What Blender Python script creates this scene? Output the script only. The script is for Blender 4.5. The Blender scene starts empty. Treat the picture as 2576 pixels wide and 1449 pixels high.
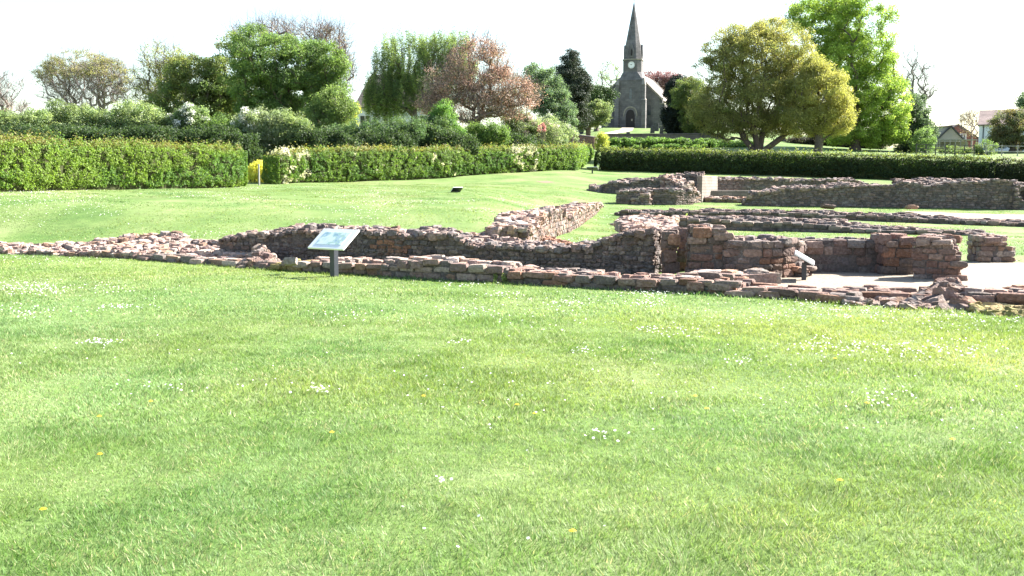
import bpy, math, random
import numpy as np
from math import radians as R, sin, cos, pi
from mathutils import Vector

# ------------------------------------------------------------------ camera, world, sun, exposure
scene = bpy.context.scene
F = 2500.0; CU = 1288.0; CV = 724.5; HORIZON = 467.0; EYE = 1.6
PITCH = math.atan((CV - HORIZON) / F)
cam_d = bpy.data.cameras.new('camera'); cam = bpy.data.objects.new('camera', cam_d)
scene.collection.objects.link(cam)
cam_d.sensor_width = 36.0; cam_d.lens = 36.0 * F / 2576.0
cam_d.clip_start = 0.1; cam_d.clip_end = 6000
cam.location = (0, 0, EYE); cam.rotation_euler = (pi/2 - PITCH, 0, 0)
scene.camera = cam

SUN_AZ = 66.0; SUN_EL = 38.0        # azimuth measured from +Y (view direction) towards +X
w = bpy.data.worlds.new('World'); scene.world = w; w.use_nodes = True
nt = w.node_tree; bg = nt.nodes['Background']
sky = nt.nodes.new('ShaderNodeTexSky'); sky.sky_type = 'NISHITA'; sky.sun_disc = False
sky.sun_elevation = R(SUN_EL); sky.sun_rotation = R(SUN_AZ)
sky.air_density = 1.2; sky.dust_density = 1.0; sky.ozone_density = 1.0
nt.links.new(sky.outputs[0], bg.inputs[0]); bg.inputs[1].default_value = 0.065
sl = bpy.data.lights.new('sun', 'SUN'); so = bpy.data.objects.new('sun', sl); scene.collection.objects.link(so)
sl.energy = 5.0; sl.angle = R(0.5); sl.color = (1.0, 0.95, 0.87)
sd = Vector((sin(R(SUN_AZ))*cos(R(SUN_EL)), cos(R(SUN_AZ))*cos(R(SUN_EL)), sin(R(SUN_EL))))
so.rotation_euler = (-sd).to_track_quat('-Z', 'Y').to_euler()
scene.view_settings.view_transform = 'Standard'; scene.view_settings.look = 'None'
scene.view_settings.exposure = 2.3; scene.view_settings.gamma = 1.0
scene.view_settings.use_curve_mapping = False

# ------------------------------------------------------------------ helpers
rng = np.random.default_rng(7)
COL = scene.collection
def ray(u, v):
    x = (u - CU)/F; yc = (CV - v)/F
    return np.array([x, yc*sin(PITCH) + cos(PITCH), yc*cos(PITCH) - sin(PITCH)])
def at(u, v, Y):
    r = ray(u, v); return np.array([0, 0, EYE]) + r*(Y/r[1])
def tag(o, label=None, cat=None, group=None, kind=None):
    if label: o['label'] = label
    if cat: o['category'] = cat
    if group: o['group'] = group
    if kind: o['kind'] = kind
    return o
def empty(name, loc, label=None, cat=None, group=None, rz=0):
    o = bpy.data.objects.new(name, None); COL.objects.link(o); o.location = tuple(float(a) for a in loc)
    o.rotation_euler = (0, 0, rz); o.empty_display_size = 0.2
    return tag(o, label, cat, group)
def npmesh(name, V, faces, mat, cols=None, parent=None, smooth=False, origin=None):
    """faces: (M,k) int array; cols: (N,3) per vertex albedo"""
    V = np.asarray(V, dtype=np.float32)
    if origin is not None: V = V - np.asarray(origin, dtype=np.float32)
    faces = np.asarray(faces, dtype=np.int32); M, k = faces.shape
    me = bpy.data.meshes.new(name)
    me.vertices.add(len(V)); me.vertices.foreach_set('co', V.ravel())
    me.loops.add(M*k); me.loops.foreach_set('vertex_index', faces.ravel())
    me.polygons.add(M)
    me.polygons.foreach_set('loop_start', np.arange(0, M*k, k, dtype=np.int32))
    me.polygons.foreach_set('loop_total', np.full(M, k, dtype=np.int32))
    me.polygons.foreach_set('use_smooth', np.full(M, bool(smooth)))
    me.update(calc_edges=True)
    if cols is not None:
        a = me.color_attributes.new('col', 'FLOAT_COLOR', 'POINT')
        c = np.ones((len(V), 4), dtype=np.float32); c[:, :3] = cols
        a.data.foreach_set('color', c.ravel())
    me.materials.append(mat)
    o = bpy.data.objects.new(name, me); COL.objects.link(o)
    if parent is not None: o.parent = parent
    if origin is not None and parent is None: o.location = tuple(float(a) for a in origin)
    return o
class MB:
    def __init__(s): s.v = []; s.f = []
    def add(s, vs, fs):
        n = len(s.v); s.v += [tuple(float(a) for a in p) for p in vs]; s.f += [tuple(n+i for i in f) for f in fs]
    def box(s, c, size, rz=0, rx=0, bev=0):
        hx, hy, hz = [a/2 for a in size]; P = []
        for sz in (-1, 1):
            for sy in (-1, 1):
                for sx in (-1, 1):
                    x, y, z = sx*hx, sy*hy, sz*hz
                    y, z = y*cos(rx)-z*sin(rx), y*sin(rx)+z*cos(rx)
                    P.append((c[0]+x*cos(rz)-y*sin(rz), c[1]+x*sin(rz)+y*cos(rz), c[2]+z))
        s.add(P, [(0,2,3,1),(4,5,7,6),(0,1,5,4),(2,6,7,3),(0,4,6,2),(1,3,7,5)])
    def prism(s, poly, y0, y1):   # poly in (x,z), extruded along y
        n = len(poly)
        s.add([(p[0], y0, p[1]) for p in poly]+[(p[0], y1, p[1]) for p in poly],
              [tuple(range(n)), tuple(range(2*n-1, n-1, -1))]+[(i, i+n, (i+1) % n+n, (i+1) % n) for i in range(n)])
    def loft(s, rings, cap=True):
        n = len(rings[0]); base = len(s.v)
        for r in rings: s.v += [tuple(float(a) for a in p) for p in r]
        for k in range(len(rings)-1):
            for i in range(n):
                a = base+k*n+i; b = base+k*n+(i+1) % n
                s.f.append((a, b, b+n, a+n))
        if cap:
            s.f.append(tuple(base+i for i in range(n-1, -1, -1))); s.f.append(tuple(base+(len(rings)-1)*n+i for i in range(n)))
    def cyl(s, c, r, h, n=12, r2=None):
        r2 = r if r2 is None else r2
        s.loft([[(c[0]+r*cos(2*pi*i/n), c[1]+r*sin(2*pi*i/n), c[2]) for i in range(n)],
                [(c[0]+r2*cos(2*pi*i/n), c[1]+r2*sin(2*pi*i/n), c[2]+h) for i in range(n)]])
    def build(s, name, mat, parent=None, bevel=0):
        me = bpy.data.meshes.new(name); me.from_pydata(s.v, [], s.f); me.update(); me.materials.append(mat)
        o = bpy.data.objects.new(name, me); COL.objects.link(o)
        if parent is not None: o.parent = parent
        if bevel:
            m = o.modifiers.new('bevel', 'BEVEL'); m.width = bevel; m.segments = 2; m.limit_method = 'ANGLE'
        return o

def _hash(ix, iy, iz, seed):
    h = (ix.astype(np.int64)*374761393 + iy.astype(np.int64)*668265263 + iz.astype(np.int64)*2147483647 + seed*974634777) & 0xffffffff
    h = ((h ^ (h >> 13))*1274126177) & 0xffffffff
    return ((h ^ (h >> 16)) & 0xffff)/65535.0
def vnoise(x, y, z=None, seed=0):
    x = np.asarray(x, float); y = np.asarray(y, float); z = np.zeros_like(x) if z is None else np.asarray(z, float)
    ix, iy, iz = np.floor(x), np.floor(y), np.floor(z)
    fx, fy, fz = x-ix, y-iy, z-iz
    fx = fx*fx*(3-2*fx); fy = fy*fy*(3-2*fy); fz = fz*fz*(3-2*fz)
    out = 0
    for a in (0, 1):
        for b in (0, 1):
            for c in (0, 1):
                out = out + _hash(ix+a, iy+b, iz+c, seed)*(fx if a else 1-fx)*(fy if b else 1-fy)*(fz if c else 1-fz)
    return out

# ------------------------------------------------------------------ materials
def newmat(name):
    m = bpy.data.materials.new(name); m.use_nodes = True
    n = m.node_tree.nodes; l = m.node_tree.links; b = n['Principled BSDF']
    return m, n, l, b
def attr_mat(name, rough=0.9, spec=0.2, nscale=14, namp=0.35, bump=0.4, bscale=30, transl=0.0, tcol=(1.1, 1.15, 0.7), lichen=0.0, bdist=0.02):
    m, n, l, b = newmat(name)
    at_ = n.new('ShaderNodeAttribute'); at_.attribute_name = 'col'
    col = at_.outputs['Color']
    tc = n.new('ShaderNodeTexCoord')
    if namp > 0:
        no = n.new('ShaderNodeTexNoise'); no.inputs['Scale'].default_value = nscale; no.inputs['Detail'].default_value = 6
        l.new(tc.outputs['Object'], no.inputs['Vector'])
        mr = n.new('ShaderNodeMapRange'); mr.inputs[1].default_value = 0.25; mr.inputs[2].default_value = 0.75
        mr.inputs[3].default_value = 1-namp; mr.inputs[4].default_value = 1+namp
        l.new(no.outputs[0], mr.inputs[0])
        vm = n.new('ShaderNodeVectorMath'); vm.operation = 'SCALE'
        l.new(col, vm.inputs[0]); l.new(mr.outputs[0], vm.inputs['Scale']); col = vm.outputs[0]
    if lichen > 0:
        n2 = n.new('ShaderNodeTexNoise'); n2.inputs['Scale'].default_value = 5.5; n2.inputs['Detail'].default_value = 8; n2.inputs['Roughness'].default_value = 0.7
        l.new(tc.outputs['Object'], n2.inputs['Vector'])
        cr = n.new('ShaderNodeValToRGB'); cr.color_ramp.elements[0].position = 0.55; cr.color_ramp.elements[1].position = 0.68
        l.new(n2.outputs[0], cr.inputs[0])
        ml = n.new('ShaderNodeMath'); ml.operation = 'MULTIPLY'; ml.inputs[1].default_value = lichen; l.new(cr.outputs[0], ml.inputs[0])
        mx = n.new('ShaderNodeMixRGB'); mx.inputs[2].default_value = (0.42, 0.4, 0.36, 1)
        l.new(ml.outputs[0], mx.inputs[0]); l.new(col, mx.inputs[1]); col = mx.outputs[0]
    l.new(col, b.inputs['Base Color']); b.inputs['Roughness'].default_value = rough
    b.inputs['Specular IOR Level'].default_value = spec
    if bump > 0:
        bn = n.new('ShaderNodeTexNoise'); bn.inputs['Scale'].default_value = bscale; bn.inputs['Detail'].default_value = 8
        l.new(tc.outputs['Object'], bn.inputs['Vector'])
        bp = n.new('ShaderNodeBump'); bp.inputs['Strength'].default_value = bump; bp.inputs['Distance'].default_value = bdist
        l.new(bn.outputs[0], bp.inputs['Height']); l.new(bp.outputs[0], b.inputs['Normal'])
    if transl > 0:
        tr = n.new('ShaderNodeBsdfTranslucent'); ms = n.new('ShaderNodeMixShader'); ms.inputs[0].default_value = transl
        vv = n.new('ShaderNodeVectorMath'); vv.operation = 'MULTIPLY'; vv.inputs[1].default_value = tcol
        l.new(col, vv.inputs[0]); l.new(vv.outputs[0], tr.inputs[0])
        l.new(b.outputs[0], ms.inputs[1]); l.new(tr.outputs[0], ms.inputs[2])
        l.new(ms.outputs[0], n['Material Output'].inputs[0])
    return m
def plain(name, c, rough=0.7, spec=0.3, nscale=8, namp=0.15, bump=0.15, bscale=40, metal=0):
    m, n, l, b = newmat(name)
    tc = n.new('ShaderNodeTexCoord'); no = n.new('ShaderNodeTexNoise'); no.inputs['Scale'].default_value = nscale; no.inputs['Detail'].default_value = 6
    l.new(tc.outputs['Object'], no.inputs['Vector'])
    cr = n.new('ShaderNodeValToRGB')
    cr.color_ramp.elements[0].position = 0.3; cr.color_ramp.elements[1].position = 0.7
    cr.color_ramp.elements[0].color = tuple(a*(1-namp) for a in c)+(1,); cr.color_ramp.elements[1].color = tuple(min(1, a*(1+namp)) for a in c)+(1,)
    l.new(no.outputs[0], cr.inputs[0]); l.new(cr.outputs[0], b.inputs['Base Color'])
    b.inputs['Roughness'].default_value = rough; b.inputs['Specular IOR Level'].default_value = spec; b.inputs['Metallic'].default_value = metal
    if bump:
        bn = n.new('ShaderNodeTexNoise'); bn.inputs['Scale'].default_value = bscale; bn.inputs['Detail'].default_value = 5
        l.new(tc.outputs['Object'], bn.inputs['Vector'])
        bp = n.new('ShaderNodeBump'); bp.inputs['Strength'].default_value = bump; bp.inputs['Distance'].default_value = 0.02
        l.new(bn.outputs[0], bp.inputs['Height']); l.new(bp.outputs[0], b.inputs['Normal'])
    return m
def brick_mat(name, c1, c2, mortar, scale=1.0, bw=0.5, bh=0.25, msize=0.02, rough=0.9, gen='Object', bump=0.5, var=0.4):
    """coursed masonry mapped by position along the dominant wall direction (x+y, z)"""
    m, n, l, b = newmat(name)
    tc = n.new('ShaderNodeTexCoord'); sp = n.new('ShaderNodeSeparateXYZ'); l.new(tc.outputs[gen], sp.inputs[0])
    ad = n.new('ShaderNodeMath'); ad.operation = 'ADD'; l.new(sp.outputs[0], ad.inputs[0]); l.new(sp.outputs[1], ad.inputs[1])
    cb = n.new('ShaderNodeCombineXYZ'); l.new(ad.outputs[0], cb.inputs[0]); l.new(sp.outputs[2], cb.inputs[1])
    br = n.new('ShaderNodeTexBrick'); l.new(cb.outputs[0], br.inputs['Vector'])
    br.inputs['Color1'].default_value = c1+(1,); br.inputs['Color2'].default_value = c2+(1,); br.inputs['Mortar'].default_value = mortar+(1,)
    br.inputs['Scale'].default_value = scale; br.inputs['Brick Width'].default_value = bw; br.inputs['Row Height'].default_value = bh
    br.inputs['Mortar Size'].default_value = msize; br.inputs['Bias'].default_value = 0.0
    no = n.new('ShaderNodeTexNoise'); no.inputs['Scale'].default_value = 0.9; no.inputs['Detail'].default_value = 8
    l.new(tc.outputs[gen], no.inputs['Vector'])
    mr = n.new('ShaderNodeMapRange'); mr.inputs[1].default_value = 0.3; mr.inputs[2].default_value = 0.7; mr.inputs[3].default_value = 1-var; mr.inputs[4].default_value = 1+var
    l.new(no.outputs[0], mr.inputs[0])
    vm = n.new('ShaderNodeVectorMath'); vm.operation = 'SCALE'; l.new(br.outputs[0], vm.inputs[0]); l.new(mr.outputs[0], vm.inputs['Scale'])
    l.new(vm.outputs[0], b.inputs['Base Color']); b.inputs['Roughness'].default_value = rough; b.inputs['Specular IOR Level'].default_value = 0.2
    bp = n.new('ShaderNodeBump'); bp.inputs['Strength'].default_value = bump; bp.inputs['Distance'].default_value = 0.03
    iv = n.new('ShaderNodeMath'); iv.operation = 'SUBTRACT'; iv.inputs[0].default_value = 1; l.new(br.outputs['Fac'], iv.inputs[1])
    l.new(iv.outputs[0], bp.inputs['Height']); l.new(bp.outputs[0], b.inputs['Normal'])
    return m

M = {}
M['leaf'] = attr_mat('leaf_surface', rough=0.55, spec=0.28, namp=0, bump=0, transl=0.5, tcol=(1.15, 1.2, 0.7))
M['copper_leaf'] = attr_mat('copper_leaf_surface', rough=0.45, spec=0.4, namp=0, bump=0, transl=0.35, tcol=(1.1, .95, .8))
M['needle'] = attr_mat('dark_leaf_surface', rough=0.6, spec=0.25, namp=0, bump=0, transl=0.15)
M['petal'] = attr_mat('petal_surface', rough=0.7, spec=0.2, namp=0, bump=0, transl=0.3, tcol=(1, 1, 1))
M['blade'] = attr_mat('grass_blade_surface', rough=0.5, spec=0.28, namp=0, bump=0, transl=0.4, tcol=(1.15, 1.2, 0.8))
M['bark'] = attr_mat('bark', rough=0.95, nscale=10, namp=0.4, bump=0.6, bscale=25)
M['stone'] = attr_mat('rough_sandstone', rough=0.92, spec=0.2, nscale=22, namp=0.38, bump=0.8, bscale=38, lichen=0.22, bdist=0.03)
M['far_stone'] = attr_mat('far_sandstone', rough=0.92, spec=0.2, nscale=6, namp=0.38, bump=0.8, bscale=14, lichen=0.25, bdist=0.06)

# ------------------------------------------------------------------ terrain
COLS = {
 -700: [(0,0),(24,0),(28,.25),(33,.95),(37,1.4),(45,1.7),(70,2.4),(100,3.2),(160,4.5)],
 0:    [(0,0),(23,0),(26.5,-.12),(28.5,.12),(32,1.0),(38,1.36),(50,1.7),(70,2.4),(100,3.2),(160,5)],
 400:  [(0,0),(22,0),(25.5,-.1),(28,.15),(32,.92),(36,1.1),(42,1.33),(50,1.6),(60,1.9),(80,2.8),(110,4.2),(160,6)],
 640:  [(0,0),(22,0),(25.5,-.08),(28,.12),(32.5,.85),(36,1.0),(42,1.2),(50,1.5),(57,1.68),(80,2.8),(110,4.6),(160,7)],
 1200: [(0,0),(24,0),(27,.08),(32,.65),(40,1.05),(50,1.38),(60,1.62),(68,2.0),(73,2.5),(83,3.0),(110,5.2),(150,8)],
 1400: [(0,0),(30,0),(36,.12),(45,.5),(52,.95),(60,1.45),(68,2.05),(78,2.75),(90,3.6),(110,6),(150,9.4)],
 1520: [(0,0),(36,0),(45,.2),(52,.5),(58,1.0),(62,1.25),(70,1.9),(83,2.75),(100,4.6),(120,7.0),(140,9.4),(150,10.3),(200,12)],
 1900: [(0,0),(36,0),(45,.18),(54,.38),(60,.8),(70,1.6),(83,2.45),(92,4.2),(100,5.1),(120,7.1),(150,9.8),(200,11)],
 2300: [(0,0),(36,0),(45,.15),(54,.3),(60,.7),(70,1.4),(83,2.15),(92,4.0),(100,4.6),(120,5.9),(160,7.2)],
 2600: [(0,0),(36,0),(45,.12),(54,.25),(60,.6),(70,1.2),(83,1.95),(92,3.7),(100,4.3),(115,5.5),(160,7)],
 3400: [(0,0),(36,0),(54,.25),(70,1.2),(83,1.95),(92,3.6),(100,4.2),(115,5.4),(160,7)],
}
_k = sorted(COLS)
_YG = np.concatenate([np.linspace(0, 160, 321), [3000]])
_T = []
for k in _k:
    ys, zs = zip(*COLS[k]); ys = list(ys)+[400, 3000]; zs = list(zs)+[zs[-1]+1.0, zs[-1]+1.0]
    f = np.interp(_YG, ys, zs); g = f.copy()
    for _ in range(10): g[1:-2] = (g[:-3]+2*g[1:-2]+g[2:-1])/4
    _T.append(g)
_T = np.array(_T); _k = np.array(_k, float)
def ground(x, y):
    x = np.asarray(x, float); y = np.asarray(y, float); ye = np.clip(y, 0, 3000)
    u = np.clip(CU + F*x/np.maximum(ye, 6.0), _k[0], _k[-1]-1e-3)
    i = np.clip(np.searchsorted(_k, u, side='right')-1, 0, len(_k)-2)
    t = (u-_k[i])/(_k[i+1]-_k[i]); t = t*t*(3-2*t)*0.5 + t*0.5
    j = np.where(ye < 160, ye*2, 320 + (ye-160)/(3000-160)); j0 = np.clip(np.floor(j).astype(int), 0, len(_YG)-2); fj = j-j0
    a = _T[i, j0]*(1-fj)+_T[i, j0+1]*fj; b = _T[i+1, j0]*(1-fj)+_T[i+1, j0+1]*fj
    z = a*(1-t)+b*t
    und = (vnoise(x/6, y/6, seed=3)-.5)*.06*np.clip((y-24)/8, 0, 1) + (vnoise(x/2.2, y/2.2, seed=5)-.5)*.05*np.clip((y-24)/8, 0, 1)
    return z + und
def hit(u, v, ymax=200):
    r = ray(u, v); ys = np.linspace(2, ymax, 4000); px = r[0]/r[1]*ys; pz = EYE + r[2]/r[1]*ys
    g = ground(px, ys); k = np.argmax(pz <= g)
    if pz[k] > g[k]: k = len(ys)-1
    return np.array([px[k], ys[k], g[k]])

ys = np.concatenate([np.linspace(-12, 3, 16), np.linspace(3.3, 24, 90), np.linspace(24.3, 70, 150), np.linspace(70.5, 170, 130), [180,200,240,300,400,600,1000,1800,3000]])
ss = np.concatenate([np.linspace(-3, -.62, 14), np.linspace(-.6, .6, 180), np.linspace(.62, 3, 14)])
YY, SS = np.meshgrid(ys, ss, indexing='ij'); XX = SS*(np.maximum(YY, -11)+14)
ZZ = ground(XX, YY); ny_, nx_ = XX.shape
idx = np.arange(ny_*nx_).reshape(ny_, nx_)
fc = np.stack([idx[:-1, :-1], idx[:-1, 1:], idx[1:, 1:], idx[1:, :-1]], -1).reshape(-1, 4)
def lawn_mat():
    m, n, l, b = newmat('mown_grass')
    tc = n.new('ShaderNodeTexCoord')
    def noise(sc, det=6, rough=.6, vec=None):
        a = n.new('ShaderNodeTexNoise'); a.inputs['Scale'].default_value = sc; a.inputs['Detail'].default_value = det; a.inputs['Roughness'].default_value = rough
        l.new(vec or tc.outputs['Object'], a.inputs['Vector']); return a.outputs[0]
    def ramp(fac, stops):
        r = n.new('ShaderNodeValToRGB'); e = r.color_ramp.elements
        while len(e) < len(stops): e.new(.5)
        for q, (p, c) in zip(e, stops): q.position = p; q.color = tuple(c)+(1,)
        l.new(fac, r.inputs[0]); return r.outputs[0]
    base = ramp(noise(0.35, 8), [(.34, (.08, .145, .035)), (.5, (.125, .185, .055)), (.66, (.18, .225, .09))])
    dry = n.new('ShaderNodeMixRGB'); dry.inputs[2].default_value = (.24, .22, .11, 1)
    f = ramp(noise(0.16, 5), [(.56, (0,0,0)), (.72, (.55,.55,.55))]); l.new(f, dry.inputs[0]); l.new(base, dry.inputs[1])
    fine = ramp(noise(14, 6, .75), [(.3, (.62,.62,.62)), (.7, (1.35,1.35,1.35))])
    mu = n.new('ShaderNodeMixRGB'); mu.blend_type = 'MULTIPLY'; mu.inputs[0].default_value = 1
    l.new(dry.outputs[0], mu.inputs[1]); l.new(fine, mu.inputs[2])
    fine2 = ramp(noise(2.3, 6, .7), [(.3, (.8,.82,.8)), (.7, (1.15,1.13,1.15))])
    m2 = n.new('ShaderNodeMixRGB'); m2.blend_type = 'MULTIPLY'; m2.inputs[0].default_value = 1
    l.new(mu.outputs[0], m2.inputs[1]); l.new(fine2, m2.inputs[2])
    l.new(m2.outputs[0], b.inputs['Base Color']); b.inputs['Roughness'].default_value = .8; b.inputs['Specular IOR Level'].default_value = .15
    bp = n.new('ShaderNodeBump'); bp.inputs['Strength'].default_value = .5; bp.inputs['Distance'].default_value = .05
    l.new(noise(22, 6, .8), bp.inputs['Height']); l.new(bp.outputs[0], b.inputs['Normal'])
    return m
M['lawn'] = lawn_mat()
ter = npmesh('lawn', np.stack([XX, YY, ZZ], -1).reshape(-1, 3), fc, M['lawn'], smooth=True)
tag(ter, 'mown grass lawn rising gently to the hedges', kind='structure')

def drape(name, pts, mat, lift=0.012, kind='structure', label=None, dens=40):
    """pts: pixel outline of a sheet lying on the ground"""
    P = np.array([hit(u, v)[:2] for u, v in pts]); mn, mx_ = P.min(0), P.max(0)
    n = max(8, int(dens)); gx = np.linspace(mn[0], mx_[0], n); gy = np.linspace(mn[1], mx_[1], n)
    import bmesh
    bm = bmesh.new(); vs = [bm.verts.new((p[0], p[1], 0)) for p in P]; bm.faces.new(vs)
    for axis, arr in ((0, gx), (1, gy)):
        for g in arr[1:-1]:
            no = (1, 0, 0) if axis == 0 else (0, 1, 0); co = (g, 0, 0) if axis == 0 else (0, g, 0)
            bmesh.ops.bisect_plane(bm, geom=bm.verts[:]+bm.edges[:]+bm.faces[:], plane_co=co, plane_no=no)
    for v_ in bm.verts: v_.co.z = float(ground(v_.co.x, v_.co.y)) + lift
    bmesh.ops.triangulate(bm, faces=bm.faces[:])
    for f in bm.faces:
        if f.normal.z < 0: f.normal_flip()
    me = bpy.data.meshes.new(name); bm.to_mesh(me); bm.free(); me.materials.append(mat)
    o = bpy.data.objects.new(name, me); COL.objects.link(o); return tag(o, label, kind=kind)
M['gravel'] = plain('pale_gravel', (.26, .215, .165), rough=.95, nscale=22, namp=.4, bump=.6, bscale=90)
M['gravel2'] = plain('pink_gravel', (.27, .20, .155), rough=.95, nscale=20, namp=.25, bump=.5, bscale=60)
M['dirt'] = plain('worn_earth', (.2, .15, .1), rough=.95, nscale=12, namp=.3, bump=.6, bscale=40)
drape('gravel_floor', [(1900,722),(1925,704),(1990,694),(2090,683),(2200,683),(2300,686),(2420,672),(2425,662),(2460,658),(2576,662),(2900,672),(2900,800),(2576,760),(2300,745),(2140,738)], M['gravel'], label='pale gravel floor inside the ruined rooms')
drape('gravel_path', [(2270,533),(2400,538),(2576,542),(2900,548),(2900,572),(2576,562),(2450,553),(2330,545)], M['gravel2'], label='pinkish gravel strip beyond the low walls', lift=.05)

# ------------------------------------------------------------------ rubble masonry
def stone_template(n=3, roundness=.4):
    V = []; Fc = []; key = {}
    g = np.linspace(-1, 1, n+1)
    def vid(p):
        k = tuple(np.round(p, 4))
        if k not in key: key[k] = len(V); V.append(p)
        return key[k]
    for ax in range(3):
        for s in (-1, 1):
            for i in range(n):
                for j in range(n):
                    q = []
                    for (a, b) in ((g[i], g[j]), (g[i+1], g[j]), (g[i+1], g[j+1]), (g[i], g[j+1])):
                        p = [0, 0, 0]; p[ax] = s; p[(ax+1) % 3] = a; p[(ax+2) % 3] = b; q.append(vid(p))
                    Fc.append(q if s > 0 else q[::-1])
    V = np.array(V, float); sph = V/np.linalg.norm(V, axis=1, keepdims=True)*1.18
    return V*(1-roundness)+sph*roundness, np.array(Fc)
TPL = {2: stone_template(2, .35), 3: stone_template(3, .38)}
def bare(label, pts):
    return drape('worn_patch', pts, M['dirt'], lift=.014, label=label, dens=14)
def stones_mesh(C, S, Rz, cols, tpl=3, jit=.09, tilt=.1, rnd=None):
    """C centres, S half sizes, Rz yaw, cols albedo -> verts, faces, vertex colours"""
    T, Fc = TPL[tpl]; Mn = len(C); C = np.asarray(C); S = np.asarray(S)
    P = T[None]+rng.normal(0, jit, (Mn, len(T), 3))
    sk = rng.normal(0, .12, (Mn, 1, 3)); P = P*(1+sk*np.sign(P)*.5)
    P = P*S[:, None, :]
    a = rng.normal(0, tilt, Mn); b = rng.normal(0, tilt, Mn)
    x, y, z = P[..., 0], P[..., 1], P[..., 2]
    y, z = y*np.cos(a)[:, None]-z*np.sin(a)[:, None], y*np.sin(a)[:, None]+z*np.cos(a)[:, None]
    x, z = x*np.cos(b)[:, None]-z*np.sin(b)[:, None], x*np.sin(b)[:, None]+z*np.cos(b)[:, None]
    c, s = np.cos(Rz)[:, None], np.sin(Rz)[:, None]; x, y = x*c-y*s, x*s+y*c
    V = np.stack([x, y, z], -1)+C[:, None, :]
    faces = Fc[None]+(np.arange(Mn)*len(T))[:, None, None]
    cc = np.repeat(np.asarray(cols)[:, None, :], len(T), 1)*rng.uniform(.93, 1.07, (Mn, len(T), 1))
    return V.reshape(-1, 3), faces.reshape(-1, 4), cc.reshape(-1, 3)
PAL = {
 'red':  np.array([(.28,.18,.155),(.30,.205,.18),(.22,.165,.155),(.33,.25,.22),(.28,.23,.215),(.33,.20,.15),(.21,.18,.175),(.26,.185,.17)]),
 'pink': np.array([(.36,.26,.23),(.42,.33,.30),(.30,.22,.21),(.38,.26,.20),(.33,.29,.28),(.45,.38,.34)]),
 'dark': np.array([(.20,.165,.165),(.24,.19,.18),(.17,.15,.155),(.28,.21,.19),(.22,.20,.20),(.30,.25,.23)]),
 'far':  np.array([(.23,.185,.18),(.27,.22,.21),(.20,.175,.175),(.31,.24,.21),(.24,.22,.22)]),
 'orange': np.array([(.36,.2,.14),(.33,.2,.15),(.28,.19,.16)]),
 'moss': np.array([(.34,.29,.13),(.26,.25,.10),(.40,.32,.17)]),
}
def pick(pal, n):
    p = PAL[pal]; return p[rng.integers(0, len(p), n)]*rng.uniform(.7, 1.25, (n, 1))*{'far': .60, 'dark': .58, 'red': .58, 'orange': .6, 'pink': .56, 'moss': .65}[pal]*np.array([1.07, 1.0, .93])
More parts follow.
